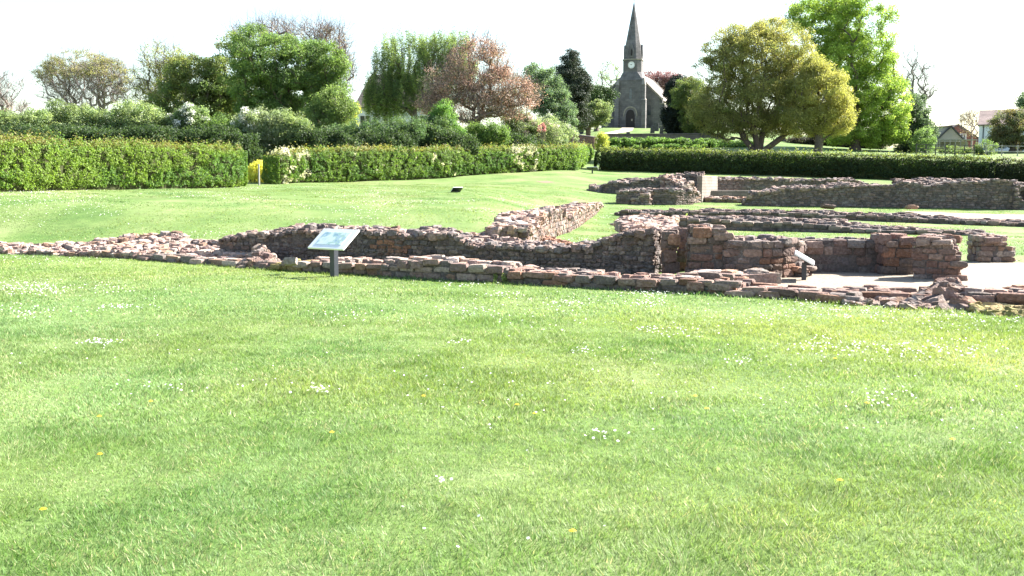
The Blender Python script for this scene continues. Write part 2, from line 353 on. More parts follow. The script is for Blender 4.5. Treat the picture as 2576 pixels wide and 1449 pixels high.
def wall(name, label, pts, pal='red', cut=.14, slen=(.12, .32), topsize=(.07, .15), tpl=3, rough=.05, world=False,
         back=True, mat='stone', mortar=(.11, .092, .085), patches=(), group=None, cat='stone wall', topdens=1.0, depth=.07, jag=.0, tidy=False):
    """pts: (u, v_base, v_front_top, v_back_top, thickness); world=True: (x,y,h_front,h_back,thickness)"""
    Q = []
    for p in pts:
        if world: x, y = p[0], p[1]; Q.append([x, y, float(ground(x, y)), p[2], p[3], p[4]])
        else:
            b = hit(p[0], p[1]); zf = at(p[0], p[2], b[1])[2]; zb = at(p[0], p[3], b[1]+p[4])[2]
            Q.append([b[0], b[1], b[2], max(.03, zf-b[2]), max(.03, zb-b[2]), p[4]])
    Q = np.array(Q); seg = np.linalg.norm(np.diff(Q[:, :2], axis=0), axis=1); S = np.concatenate([[0], np.cumsum(seg)]); L = S[-1]
    def ev(s):
        s = np.asarray(s, float); out = [np.interp(s, S, Q[:, k]) for k in range(6)]
        e = .12; dx = np.interp(np.clip(s+e, 0, L), S, Q[:, 0])-np.interp(np.clip(s-e, 0, L), S, Q[:, 0])
        dy = np.interp(np.clip(s+e, 0, L), S, Q[:, 1])-np.interp(np.clip(s-e, 0, L), S, Q[:, 1])
        q = np.hypot(dx, dy)+1e-9; return out, dx/q, dy/q
    mid = Q[len(Q)//2]; (_, tx, ty) = ev(L/2); side = 1.0 if (-ty*mid[0]+tx*mid[1]) > 0 else -1.0
    sd_ = int(abs(hash(label)) % 1) + int(sum(map(ord, label)) % 97)
    def hn(s, f):   # top height at arc s and cross fraction f, ragged
        o, _, _ = ev(s); h = o[3]*(1-f)+o[4]*f
        return np.maximum(.02, h+(vnoise(s/.45, f*o[5]/.4, seed=sd_)-.5)*2*rough + (vnoise(s/1.5, f*0, seed=sd_+1)-.5)*2*jag)
    def pos(s, f, z):
        o, tx, ty = ev(s); nx, ny = -ty*side, tx*side
        return np.stack([o[0]+nx*o[5]*f, o[1]+ny*o[5]*f, o[2]+z], -1)
    VV = []; FF = []; CC = []; off = 0
    def push(V, Fc, C):
        nonlocal off
        VV.append(V); FF.append(Fc+off); CC.append(C); off += len(V)
    # mortar core
    ns = max(4, int(L/.12)); nf = 7; sv = np.linspace(.02, L-.02, ns)
    ins = .006
    rows = []
    o, _, _ = ev(sv); T = np.maximum(o[5], .1)
    prof = [(ins/T, 'b'), (ins/T, 't')]+[((ins/T)+(1-2*ins/T)*q, 't') for q in np.linspace(.15, .85, nf)]+[(1-ins/T, 't'), (1-ins/T, 'b')]
    for f, kd in prof:
        z = np.full(ns, -.1) if kd == 'b' else hn(sv, f)-.035
        P_ = pos(sv, f, z); P_ = P_+rng.normal(0, .008, P_.shape); rows.append(P_)
    G = np.stack(rows, 1); k = G.shape[1]; ii = np.arange(ns*k).reshape(ns, k)
    fcs = np.stack([ii[:-1, :-1], ii[1:, :-1], ii[1:, 1:], ii[:-1, 1:]], -1).reshape(-1, 4)
    caps = []
    for e_ in (0, ns-1):
        for q in range(k//2):
            a, b, c, d = ii[e_, q], ii[e_, q+1], ii[e_, k-2-q], ii[e_, k-1-q]
            if q+1 <= k-2-q: caps.append((a, b, c, d) if e_ else (d, c, b, a))
    fcs = np.concatenate([fcs, np.array(caps)])
    push(G.reshape(-1, 3), fcs, np.tile(np.array(mortar), (ns*k, 1))*rng.uniform(.8, 1.15, (ns*k, 1)))
    # face stones
    Cs = []; Ss = []; Rs = []; Ks = []
    def col_at(s, zf, n):
        c = pick(pal, n)
        for (s0, s1, z0, z1, pl) in patches:
            mk = (s/L >= s0) & (s/L <= s1) & (zf >= z0) & (zf <= z1) & (rng.random(n) < .8)
            if mk.any(): c[mk] = pick(pl, int(mk.sum()))
        return c
    hmax = max(Q[:, 3].max(), Q[:, 4].max())+rough
    for f, outn in ((0, -1), (1, 1)):
        if f == 1 and not back: continue
        z = 0.0
        while z < hmax:
            ch = cut*rng.uniform(.75, 1.3); s = -rng.uniform(0, .1)
            L1 = []
            while s < L:
                ln = rng.uniform(*slen)*rng.uniform(.8, 1.2); L1.append((s+ln/2, ln)); s += ln+.008
            A = np.array(L1); sm = np.clip(A[:, 0], 0.02, L-.02); h = hn(sm, float(f)); ok = (z+ch*.55 < h)
            A = A[ok]; sm = sm[ok]
            if len(A):
                o, tx, ty = ev(sm); n = len(A); prot = rng.uniform(-.02, .022, n)*cut/.14
                dz = (vnoise(sm/.8, sm*0+z*3, seed=sd_+4)-.5)*cut*.35
                P_ = pos(sm, float(f), z+ch/2+dz); nx, ny = -ty*side, tx*side
                P_[:, 0] += nx*(-outn*(depth-.015)+outn*prot*1.0)*1.0; P_[:, 1] += ny*(-outn*(depth-.015)+outn*prot)
                Cs.append(P_); Ss.append(np.stack([A[:, 1]*.5*.97, np.full(n, depth), np.full(n, ch*.5*.95)*rng.uniform(.85, 1.04, n)], -1))
                Rs.append(np.arctan2(ty, tx)+rng.normal(0, .04, n)); Ks.append(col_at(sm, np.full(n, z/hmax), n))
            z += ch
    # end stones
    for s_e, sg in ((0.0, 1), (L, -1)):
        o, tx, ty = ev(np.array([s_e])); T0 = o[5][0]; z = 0.0
        while z < hmax:
            ch = cut*rng.uniform(.75, 1.3); f = 0.0
            while f < 1:
                ln = rng.uniform(*slen)*.8; fm = min(.97, f+ln/2/max(T0, .1)); h = float(hn(np.array([s_e]), fm)[0])
                if z+ch*.55 < h:
                    P_ = pos(np.array([s_e+sg*(depth-.03+rng.uniform(-.06, .02)*cut/.14)]), fm, z+ch/2)
                    Cs.append(P_); Ss.append(np.array([[depth, ln*.48, ch*.48]])); Rs.append(np.arctan2(ty, tx)); Ks.append(pick(pal, 1))
                f += ln/max(T0, .1)
            z += ch
    # top stones, albedo raised to look sunlit as well as bleached
    tm = (topsize[0]+topsize[1])/2; cnt = int(L*Q[:, 5].mean()/((2*tm)**2)*.95*topdens)
    s = rng.uniform(0, L, cnt); f = rng.uniform(.3 if tidy else .0, 1.0, cnt); h = hn(s, f); o, tx, ty = ev(s)
    sx = rng.uniform(topsize[0], topsize[1], cnt); sy = sx*rng.uniform(.6, 1, cnt); sz = np.minimum(sx*rng.uniform(.4, .85, cnt), np.maximum(h*.6, .04))
    P_ = pos(s, f, h-sz*.45+rng.uniform(-.02, .02, cnt))
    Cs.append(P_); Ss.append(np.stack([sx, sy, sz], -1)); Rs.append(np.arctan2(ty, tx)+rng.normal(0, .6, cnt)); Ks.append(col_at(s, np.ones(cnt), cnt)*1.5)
    # front/back rim stones on top edge, aligned, colour lifted as if sunlit
    for f in (0.04, .96):
        s = 0.0; L1 = []
        while s < L:
            ln = rng.uniform(*slen); L1.append((s+ln/2, ln)); s += ln+.01
        A = np.array(L1); sm = np.clip(A[:, 0], 0, L); n = len(A); o, tx, ty = ev(sm); h = hn(sm, f)
        sz = np.minimum(cut*.5*rng.uniform(.7, 1.2, n), np.maximum(h*.6, .03))
        P_ = pos(sm, f, h-sz*.8); keep = rng.random(n) < .85
        Cs.append(P_[keep]); Ss.append(np.stack([A[:, 1]*.47, np.full(n, min(.11, depth*1.3)), sz], -1)[keep]); Rs.append((np.arctan2(ty, tx)+rng.normal(0, .12, n))[keep])
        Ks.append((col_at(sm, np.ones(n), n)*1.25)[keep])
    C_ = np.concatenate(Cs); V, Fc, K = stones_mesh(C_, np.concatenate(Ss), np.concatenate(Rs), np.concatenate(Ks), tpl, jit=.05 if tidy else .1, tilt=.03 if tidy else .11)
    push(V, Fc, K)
    V = np.concatenate(VV); Fc = np.concatenate(FF); C = np.concatenate(CC)
    org = (Q[len(Q)//2, 0], Q[len(Q)//2, 1], Q[len(Q)//2, 2])
    ob = npmesh(name, V, Fc, M[mat], C, smooth=False, origin=org)
    return tag(ob, label, cat, group, 'thing')

def rubble(name, label, outline, hgt, n, pal='pink', size=(.06, .16), cat='rubble', tpl=3, flat=.6, peak=None):
    """heap of loose stones over a pixel outline on the ground; hgt peak height in the middle"""
    P = np.array([hit(u, v) for u, v in outline]); mn, mx_ = P.min(0), P.max(0)
    pts = []
    def inside(x, y):
        c = False; j = len(P)-1
        for i in range(len(P)):
            if (P[i, 1] > y) != (P[j, 1] > y) and x < (P[j, 0]-P[i, 0])*(y-P[i, 1])/(P[j, 1]-P[i, 1])+P[i, 0]: c = not c
            j = i
        return c
    def edge(x, y):
        d = 9
        for i in range(len(P)):
            a = P[i-1, :2]; b = P[i, :2]; ab = b-a; t = np.clip(((np.array([x, y])-a)@ab)/(ab@ab+1e-9), 0, 1)
            d = min(d, np.linalg.norm(np.array([x, y])-a-ab*t))
        return d
    k = 0; t_ = 0
    while k < n and t_ < n*30:
        t_ += 1; x = rng.uniform(mn[0], mx_[0]); y = rng.uniform(mn[1], mx_[1])
        if not inside(x, y): continue
        d = edge(x, y); h = hgt*min(1, d/.45)*(.6+.8*float(vnoise(np.array(x/.7), np.array(y/.7), seed=9)))
        pts.append((x, y, float(ground(x, y))+h*rng.uniform(.35, 1))); k += 1
    C_ = np.array(pts); n = len(C_); sx = rng.uniform(size[0], size[1], n)
    S_ = np.stack([sx, sx*rng.uniform(.6, 1, n), sx*rng.uniform(flat*.6, flat*1.1, n)], -1)
    V, Fc, K = stones_mesh(C_, S_, rng.uniform(0, pi, n), pick(pal, n), tpl, tilt=.25)
    # earth bed under the stones
    m_ = 24; gx, gy = np.meshgrid(np.linspace(mn[0], mx_[0], m_), np.linspace(mn[1], mx_[1], m_), indexing='ij')
    gz = np.zeros_like(gx); ins = np.zeros(gx.shape, bool)
    for i in range(m_):
        for j in range(m_):
            x, y = gx[i, j], gy[i, j]
            if inside(x, y): ins[i, j] = True; gz[i, j] = hgt*min(1, edge(x, y)/.45)*.6-.01
            else: gz[i, j] = -.08
    gz = gz+ground(gx, gy); ii = np.arange(m_*m_).reshape(m_, m_)
    fq = np.stack([ii[:-1, :-1], ii[1:, :-1], ii[1:, 1:], ii[:-1, 1:]], -1).reshape(-1, 4)
    keep = ins.ravel()[fq].any(1); Vb = np.stack([gx, gy, gz], -1).reshape(-1, 3)
    V = np.concatenate([Vb, V]); Fc = np.concatenate([fq[keep], Fc+len(Vb)]); K = np.concatenate([np.tile([[.22, .18, .14]], (len(Vb), 1)), K])
    return tag(npmesh(name, V, Fc, M['stone'], K, smooth=False, origin=C_.mean(0)), label, cat)

# front kerb line in sections, left to right
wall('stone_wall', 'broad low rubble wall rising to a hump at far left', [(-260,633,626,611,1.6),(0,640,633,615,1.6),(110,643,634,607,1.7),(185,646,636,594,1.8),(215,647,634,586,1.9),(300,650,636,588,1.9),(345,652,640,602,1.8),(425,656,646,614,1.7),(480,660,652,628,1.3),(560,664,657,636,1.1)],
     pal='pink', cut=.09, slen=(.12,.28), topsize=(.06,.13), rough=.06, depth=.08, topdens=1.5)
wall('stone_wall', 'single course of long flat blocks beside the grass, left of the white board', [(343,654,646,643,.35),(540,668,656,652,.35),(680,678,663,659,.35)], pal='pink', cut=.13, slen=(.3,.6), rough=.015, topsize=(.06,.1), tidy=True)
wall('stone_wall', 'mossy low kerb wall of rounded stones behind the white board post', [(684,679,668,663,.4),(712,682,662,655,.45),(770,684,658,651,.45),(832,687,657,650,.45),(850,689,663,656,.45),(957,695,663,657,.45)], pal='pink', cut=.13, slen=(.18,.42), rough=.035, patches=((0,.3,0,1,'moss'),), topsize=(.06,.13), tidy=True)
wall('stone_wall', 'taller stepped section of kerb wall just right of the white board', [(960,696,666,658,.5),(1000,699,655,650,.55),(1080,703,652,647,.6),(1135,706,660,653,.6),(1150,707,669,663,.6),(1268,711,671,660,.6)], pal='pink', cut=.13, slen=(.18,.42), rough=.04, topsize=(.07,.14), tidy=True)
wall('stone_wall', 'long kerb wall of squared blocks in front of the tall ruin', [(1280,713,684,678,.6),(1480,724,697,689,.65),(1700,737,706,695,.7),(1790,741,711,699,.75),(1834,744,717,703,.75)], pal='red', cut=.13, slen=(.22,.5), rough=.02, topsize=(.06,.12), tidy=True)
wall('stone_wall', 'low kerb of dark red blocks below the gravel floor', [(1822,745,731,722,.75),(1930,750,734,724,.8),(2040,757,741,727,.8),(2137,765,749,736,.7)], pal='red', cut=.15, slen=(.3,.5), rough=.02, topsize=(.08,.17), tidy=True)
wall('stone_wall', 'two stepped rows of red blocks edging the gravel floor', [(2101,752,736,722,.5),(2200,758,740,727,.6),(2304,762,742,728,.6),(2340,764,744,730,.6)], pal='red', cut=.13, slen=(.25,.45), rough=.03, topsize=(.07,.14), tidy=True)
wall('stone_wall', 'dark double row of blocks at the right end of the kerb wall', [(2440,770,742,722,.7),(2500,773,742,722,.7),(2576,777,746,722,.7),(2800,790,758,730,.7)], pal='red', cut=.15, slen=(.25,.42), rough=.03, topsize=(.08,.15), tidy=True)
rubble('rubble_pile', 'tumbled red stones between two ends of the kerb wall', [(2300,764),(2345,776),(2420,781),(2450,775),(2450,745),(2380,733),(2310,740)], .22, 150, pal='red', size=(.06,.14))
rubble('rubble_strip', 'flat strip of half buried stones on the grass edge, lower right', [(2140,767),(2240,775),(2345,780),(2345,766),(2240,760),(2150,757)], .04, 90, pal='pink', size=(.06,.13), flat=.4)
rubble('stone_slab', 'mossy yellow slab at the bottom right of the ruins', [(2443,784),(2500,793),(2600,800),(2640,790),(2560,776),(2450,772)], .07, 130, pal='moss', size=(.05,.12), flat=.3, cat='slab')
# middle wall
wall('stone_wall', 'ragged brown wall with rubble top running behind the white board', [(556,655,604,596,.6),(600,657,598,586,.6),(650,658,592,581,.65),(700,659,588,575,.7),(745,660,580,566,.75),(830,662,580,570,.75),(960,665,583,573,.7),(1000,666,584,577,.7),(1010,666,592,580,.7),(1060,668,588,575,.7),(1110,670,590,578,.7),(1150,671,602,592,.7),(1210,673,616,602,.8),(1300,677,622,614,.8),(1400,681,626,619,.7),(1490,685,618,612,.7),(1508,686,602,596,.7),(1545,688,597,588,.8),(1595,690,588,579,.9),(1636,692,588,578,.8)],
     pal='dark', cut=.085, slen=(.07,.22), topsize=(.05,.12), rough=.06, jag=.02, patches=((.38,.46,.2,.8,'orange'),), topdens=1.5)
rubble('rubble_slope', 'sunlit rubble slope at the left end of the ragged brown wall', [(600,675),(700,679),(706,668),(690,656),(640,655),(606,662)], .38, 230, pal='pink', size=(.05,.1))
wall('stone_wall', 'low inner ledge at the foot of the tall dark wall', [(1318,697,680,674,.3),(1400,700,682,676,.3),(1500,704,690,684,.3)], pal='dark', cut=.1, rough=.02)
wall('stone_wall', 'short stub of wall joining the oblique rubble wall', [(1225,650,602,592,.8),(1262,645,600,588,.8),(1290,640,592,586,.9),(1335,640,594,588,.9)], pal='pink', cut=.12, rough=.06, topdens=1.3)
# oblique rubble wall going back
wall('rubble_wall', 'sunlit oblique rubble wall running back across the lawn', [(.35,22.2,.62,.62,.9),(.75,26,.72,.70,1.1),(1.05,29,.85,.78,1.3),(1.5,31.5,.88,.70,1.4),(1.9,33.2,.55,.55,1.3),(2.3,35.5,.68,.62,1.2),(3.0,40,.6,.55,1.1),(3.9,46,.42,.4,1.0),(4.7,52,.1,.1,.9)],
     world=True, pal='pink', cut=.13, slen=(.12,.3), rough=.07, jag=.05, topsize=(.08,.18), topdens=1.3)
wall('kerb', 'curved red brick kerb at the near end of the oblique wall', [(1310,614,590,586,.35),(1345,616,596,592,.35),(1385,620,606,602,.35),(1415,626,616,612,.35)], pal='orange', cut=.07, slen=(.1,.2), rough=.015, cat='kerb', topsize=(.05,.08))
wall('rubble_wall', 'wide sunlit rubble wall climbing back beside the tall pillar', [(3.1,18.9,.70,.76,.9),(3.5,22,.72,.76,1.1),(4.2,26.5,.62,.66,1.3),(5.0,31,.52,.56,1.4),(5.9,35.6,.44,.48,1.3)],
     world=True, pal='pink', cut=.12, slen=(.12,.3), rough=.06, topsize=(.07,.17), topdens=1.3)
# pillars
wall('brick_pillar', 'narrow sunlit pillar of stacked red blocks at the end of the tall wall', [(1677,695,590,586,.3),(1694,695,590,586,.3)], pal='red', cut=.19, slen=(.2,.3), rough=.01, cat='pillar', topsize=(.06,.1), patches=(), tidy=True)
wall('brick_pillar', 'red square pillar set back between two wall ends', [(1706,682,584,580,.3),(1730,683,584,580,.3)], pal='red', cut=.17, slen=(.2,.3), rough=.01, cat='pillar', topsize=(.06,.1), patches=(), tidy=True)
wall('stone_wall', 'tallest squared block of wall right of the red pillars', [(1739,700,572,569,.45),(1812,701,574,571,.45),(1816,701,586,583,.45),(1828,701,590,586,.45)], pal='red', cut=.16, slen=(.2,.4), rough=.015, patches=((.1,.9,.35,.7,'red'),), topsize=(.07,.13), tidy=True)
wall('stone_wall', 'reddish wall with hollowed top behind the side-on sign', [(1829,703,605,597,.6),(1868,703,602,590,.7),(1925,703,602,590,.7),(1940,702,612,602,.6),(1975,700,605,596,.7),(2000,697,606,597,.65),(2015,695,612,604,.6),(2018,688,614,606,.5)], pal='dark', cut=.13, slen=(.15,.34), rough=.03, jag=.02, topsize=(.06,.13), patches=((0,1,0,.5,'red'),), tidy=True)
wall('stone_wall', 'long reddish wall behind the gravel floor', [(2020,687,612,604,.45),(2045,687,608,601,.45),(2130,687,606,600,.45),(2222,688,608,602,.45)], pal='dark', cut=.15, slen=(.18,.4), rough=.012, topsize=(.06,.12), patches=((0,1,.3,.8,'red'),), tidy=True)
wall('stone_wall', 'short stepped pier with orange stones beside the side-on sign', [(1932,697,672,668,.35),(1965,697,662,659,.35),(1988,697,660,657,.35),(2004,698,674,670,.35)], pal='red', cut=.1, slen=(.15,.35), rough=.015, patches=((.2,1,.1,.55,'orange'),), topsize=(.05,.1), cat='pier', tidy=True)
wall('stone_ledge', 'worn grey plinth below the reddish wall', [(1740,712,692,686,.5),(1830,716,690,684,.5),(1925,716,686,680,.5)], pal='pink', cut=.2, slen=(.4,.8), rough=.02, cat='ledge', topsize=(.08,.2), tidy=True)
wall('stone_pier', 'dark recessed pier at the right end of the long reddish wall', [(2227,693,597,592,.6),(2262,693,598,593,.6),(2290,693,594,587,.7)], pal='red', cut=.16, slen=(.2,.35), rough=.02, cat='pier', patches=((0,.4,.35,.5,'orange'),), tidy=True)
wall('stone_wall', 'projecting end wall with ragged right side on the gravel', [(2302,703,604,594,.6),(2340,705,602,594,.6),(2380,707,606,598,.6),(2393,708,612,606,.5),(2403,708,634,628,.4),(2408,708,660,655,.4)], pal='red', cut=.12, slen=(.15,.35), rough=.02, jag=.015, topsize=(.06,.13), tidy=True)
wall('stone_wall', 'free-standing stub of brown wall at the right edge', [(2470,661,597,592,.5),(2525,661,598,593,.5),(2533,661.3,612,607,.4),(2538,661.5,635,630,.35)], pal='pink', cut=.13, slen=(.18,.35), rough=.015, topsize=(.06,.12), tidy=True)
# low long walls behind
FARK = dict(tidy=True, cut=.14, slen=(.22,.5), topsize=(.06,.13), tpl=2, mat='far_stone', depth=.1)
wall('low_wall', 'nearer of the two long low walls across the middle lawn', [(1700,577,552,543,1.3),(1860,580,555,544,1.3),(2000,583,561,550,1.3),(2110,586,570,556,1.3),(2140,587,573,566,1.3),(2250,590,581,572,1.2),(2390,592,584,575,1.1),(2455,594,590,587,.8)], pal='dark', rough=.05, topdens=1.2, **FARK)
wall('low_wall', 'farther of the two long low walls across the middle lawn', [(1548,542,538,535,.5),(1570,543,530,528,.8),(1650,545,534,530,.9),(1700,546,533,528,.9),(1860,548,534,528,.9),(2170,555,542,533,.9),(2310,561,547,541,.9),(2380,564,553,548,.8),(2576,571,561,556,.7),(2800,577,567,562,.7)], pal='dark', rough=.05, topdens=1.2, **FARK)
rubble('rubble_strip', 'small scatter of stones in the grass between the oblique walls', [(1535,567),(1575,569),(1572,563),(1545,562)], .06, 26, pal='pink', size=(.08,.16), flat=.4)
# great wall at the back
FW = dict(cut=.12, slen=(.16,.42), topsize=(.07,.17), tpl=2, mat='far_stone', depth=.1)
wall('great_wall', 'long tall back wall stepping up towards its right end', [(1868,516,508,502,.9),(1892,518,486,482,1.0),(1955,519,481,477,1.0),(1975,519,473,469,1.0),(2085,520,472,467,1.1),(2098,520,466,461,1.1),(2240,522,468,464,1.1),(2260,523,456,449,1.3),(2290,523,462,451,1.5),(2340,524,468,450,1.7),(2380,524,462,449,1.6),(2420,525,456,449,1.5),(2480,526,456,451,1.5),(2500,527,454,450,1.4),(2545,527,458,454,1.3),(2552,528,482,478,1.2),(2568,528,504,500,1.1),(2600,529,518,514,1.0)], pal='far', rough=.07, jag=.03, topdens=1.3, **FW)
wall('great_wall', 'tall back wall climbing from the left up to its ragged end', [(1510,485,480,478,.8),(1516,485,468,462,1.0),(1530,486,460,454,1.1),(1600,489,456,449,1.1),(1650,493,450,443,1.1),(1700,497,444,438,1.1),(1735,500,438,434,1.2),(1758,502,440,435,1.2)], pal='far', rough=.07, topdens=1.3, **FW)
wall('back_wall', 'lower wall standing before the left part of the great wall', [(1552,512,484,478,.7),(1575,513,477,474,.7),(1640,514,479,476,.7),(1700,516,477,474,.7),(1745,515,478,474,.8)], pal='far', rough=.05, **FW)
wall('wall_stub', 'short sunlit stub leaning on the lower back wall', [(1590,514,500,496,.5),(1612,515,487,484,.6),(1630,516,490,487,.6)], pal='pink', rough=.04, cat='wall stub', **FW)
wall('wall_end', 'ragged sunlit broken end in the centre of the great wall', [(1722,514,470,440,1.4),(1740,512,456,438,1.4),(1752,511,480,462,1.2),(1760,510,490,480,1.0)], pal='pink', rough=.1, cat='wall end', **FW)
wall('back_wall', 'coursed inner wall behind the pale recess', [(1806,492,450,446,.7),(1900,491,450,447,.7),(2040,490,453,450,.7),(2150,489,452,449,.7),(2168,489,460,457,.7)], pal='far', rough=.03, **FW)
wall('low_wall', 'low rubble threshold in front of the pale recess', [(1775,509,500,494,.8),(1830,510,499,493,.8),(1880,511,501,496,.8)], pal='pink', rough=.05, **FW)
M['plaster'] = brick_mat('pale_masonry', (.19,.165,.14), (.23,.195,.17), (.14,.12,.105), bw=.42, bh=.17, msize=.014, var=.25)
b0 = at(1760, 497, 57.5); b1 = at(1806, 490, 60.5)
pa = at(1766, 490, 56.6); pb = at(1805, 490, 60.6); pl_ = math.hypot(pb[0]-pa[0], pb[1]-pa[1])
mb = MB(); mb.box(((pa[0]+pb[0])/2-.15, (pa[1]+pb[1])/2, float(ground(pb[0], 59))+.5), (pl_, .3, 1.75), rz=math.atan2(pb[1]-pa[1], pb[0]-pa[0]))
o = mb.build('pale_wall', M['plaster'], bevel=.03); tag(o, 'pale plastered wall face in the recess of the great wall', 'plastered wall', kind='thing')
mb = MB(); mb.box((at(1840,482,58.9)[0], 58.9, float(ground(b0[0]+1.5, 58.9))+.28), (2.6, .5, .5), rz=-.05)
o = mb.build('pale_bench', M['plaster'], bevel=.03); tag(o, 'pale masonry bench along the foot of the inner wall', 'bench')
drape('recess_floor', [(1765,500),(1880,502),(1885,495),(1870,491),(1770,492)], M['gravel'], lift=.12, label='pale floor of the recess')

bare('thin worn earth strip in the dip behind the front wall', [(480,611),(520,607),(600,608),(640,612),(590,613),(530,612)])
bare('worn earth patch on the bank below the blossom hedge', [(1345,457),(1375,455),(1400,459),(1372,461)])
# loose stones
def loose(name, label, u, v, Y, sx, sy, sz, pal='pink', cat='stone', rz=0):
    p = at(u, v, Y); V, Fc, K = stones_mesh(np.array([p]), np.array([[sx, sy, sz]]), np.array([rz]), pick(pal, 1), 3, jit=.05)
    return tag(npmesh(name, V, Fc, M['stone'], K, origin=p), label, cat)
loose('boulder', 'big pale grey boulder resting on top of the tall dark wall', 1481, 621, 18.7, .17, .12, .085, 'pink', 'boulder')
loose('boulder', 'rounded pink boulder on the kerb left of the white board', 732, 657, 17.9, .12, .1, .07, 'pink', 'boulder')
loose('stone', 'low stone in the grass at the foot of the great wall, left one', 2085, 520, 52.3, .36, .22, .09, 'pink')
loose('stone', 'squared pale stone at the foot of the great wall, right one', 2292, 521, 50.5, .3, .2, .1, 'pink')

# ------------------------------------------------------------------ leaves and branches
def leaf_quads(C, N, L_, W_, rnd=.0):
    """rhombic leaves: centres C, normals N, length L_, width W_"""
    n = len(C); a = rng.normal(0, 1, (n, 3)); t = np.cross(N, a); t /= np.linalg.norm(t, axis=1, keepdims=True)+1e-9
    b = np.cross(N, t); l = L_[:, None]*.5; w_ = W_[:, None]*.5
    V = np.stack([C-t*l, C+b*w_+N*l*.15, C+t*l, C-b*w_+N*l*.15], 1)
    return V.reshape(-1, 3), np.arange(n*4).reshape(n, 4)
def unit(n):
    a = rng.normal(0, 1, (n, 3)); return a/np.linalg.norm(a, axis=1, keepdims=True)
FB = 1.42
def foliage(clumps, cr, nl, size, pals, out=None, stretch=(1, 1, .75), up=.35, asp=.65, var=.22, centre=None):
    """clumps (K,3), radius cr (K,) -> leaf mesh arrays"""
    nl = int(nl*1.8); size = size*.74; K = len(clumps); ci = np.repeat(np.arange(K), nl); n = len(ci)
    d = unit(n)*(rng.random(n)**.45)[:, None]; C = clumps[ci]+d*cr[ci][:, None]*np.array(stretch)
    N = d*.7+unit(n)*.75+np.array([0, 0, up]); N /= np.linalg.norm(N, axis=1, keepdims=True)
    s = size*rng.uniform(.6, 1.35, n); V, Fc = leaf_quads(C, N, s, s*asp)
    P = np.array(pals); pc = P[rng.integers(0, len(P), K)]*rng.uniform(1-var, 1+var, (K, 1)); c = np.minimum(pc[ci]*rng.uniform(.75, 1.3, (n, 1))*FB, .85)
    g_ = c.mean(1, keepdims=True); c = c*.84+g_*.16
    return V, Fc, np.repeat(c, 4, 0)
def tubes(segs, col, sides=5):
    """segs: list of (p0,p1,r0,r1)"""
    A = np.array([s[0] for s in segs]); B = np.array([s[1] for s in segs]); r0 = np.array([s[2] for s in segs]); r1 = np.array([s[3] for s in segs])
    d = B-A; d /= np.linalg.norm(d, axis=1, keepdims=True)+1e-9
    h = np.where(np.abs(d[:, 2:3]) < .9, np.array([[0, 0, 1.]]), np.array([[1., 0, 0]])); x = np.cross(d, h); x /= np.linalg.norm(x, axis=1, keepdims=True); y = np.cross(d, x)
    an = np.arange(sides)*2*pi/sides; ring = np.cos(an)[None, :, None]*x[:, None, :]+np.sin(an)[None, :, None]*y[:, None, :]
    V = np.concatenate([A[:, None]+ring*r0[:, None, None], B[:, None]+ring*r1[:, None, None]], 1).reshape(-1, 3)
    n = len(segs); i = np.arange(sides); j = (i+1) % sides
    q = np.stack([i, j, j+sides, i+sides], -1)[None]+(np.arange(n)*2*sides)[:, None, None]
    return V, q.reshape(-1, 4), np.tile(np.array(col), (len(V), 1))*rng.uniform(.85, 1.15, (len(V), 1))
def grow(base, top, att, rtip=.015, tr=.35, wob=.09, step=.7):
    """skeleton: trunk base->top, then attractors joined one by one"""
    nodes = []; par = []
    nt_ = max(3, int(np.linalg.norm(top-base)/step))
    for i in range(nt_+1):
        f = i/nt_; p = base*(1-f)+top*f+(rng.normal(0, wob*.6, 3)*np.array([1, 1, 0]) if 0 < i else 0); nodes.append(p); par.append(i-1)
    att = att[np.argsort(np.linalg.norm(att-top, axis=1))]
    depth = [0]*0; cap = 60000
    arr = np.zeros((cap, 3)); arr[:len(nodes)] = nodes; cnt = len(nodes); pr = np.full(cap, -1); pr[:cnt] = par
    dr = np.zeros(cap); dr[:cnt] = np.linalg.norm(arr[:cnt]-base, axis=1)
    lo = max(1, nt_//2); leafn = []
    for a in att:
        P_ = arr[lo:cnt]; v = a-P_; d = np.linalg.norm(v, axis=1); c = d+.25*dr[lo:cnt]+.8*np.maximum(0, P_[:, 2]-a[2])
        k = int(np.argmin(c))+lo; p = arr[k]; dist = np.linalg.norm(a-p); m = max(1, int(dist/step)); prev = k
        up = np.array([0, 0, .12*dist])
        for i in range(1, m+1):
            f = i/m; q = p*(1-f)+a*f+up*sin(pi*f)*.55+(rng.normal(0, wob, 3)*step*.5 if i < m else 0)
            if cnt >= cap: break
            arr[cnt] = q; pr[cnt] = prev; dr[cnt] = dr[prev]+np.linalg.norm(q-arr[prev]); prev = cnt; cnt += 1
        leafn.append(prev)
    load = np.zeros(cnt)
    for k in leafn: load[k] += 1
    for k in range(cnt-1, 0, -1):
        if pr[k] >= 0: load[pr[k]] += load[k]
    expo = math.log(max(tr, rtip*2)/rtip)/math.log(max(len(att), 8)); rad = rtip*np.maximum(load, .6)**expo
    segs = []
    for k in range(1, cnt):
        p = pr[k]
        if p < 0: continue
        r0 = rad[p] if (rad[k] > rad[p]*.75) else rad[k]*1.15
        segs.append((arr[p], arr[k], r0, rad[k]))
    return segs, arr[:cnt], rad
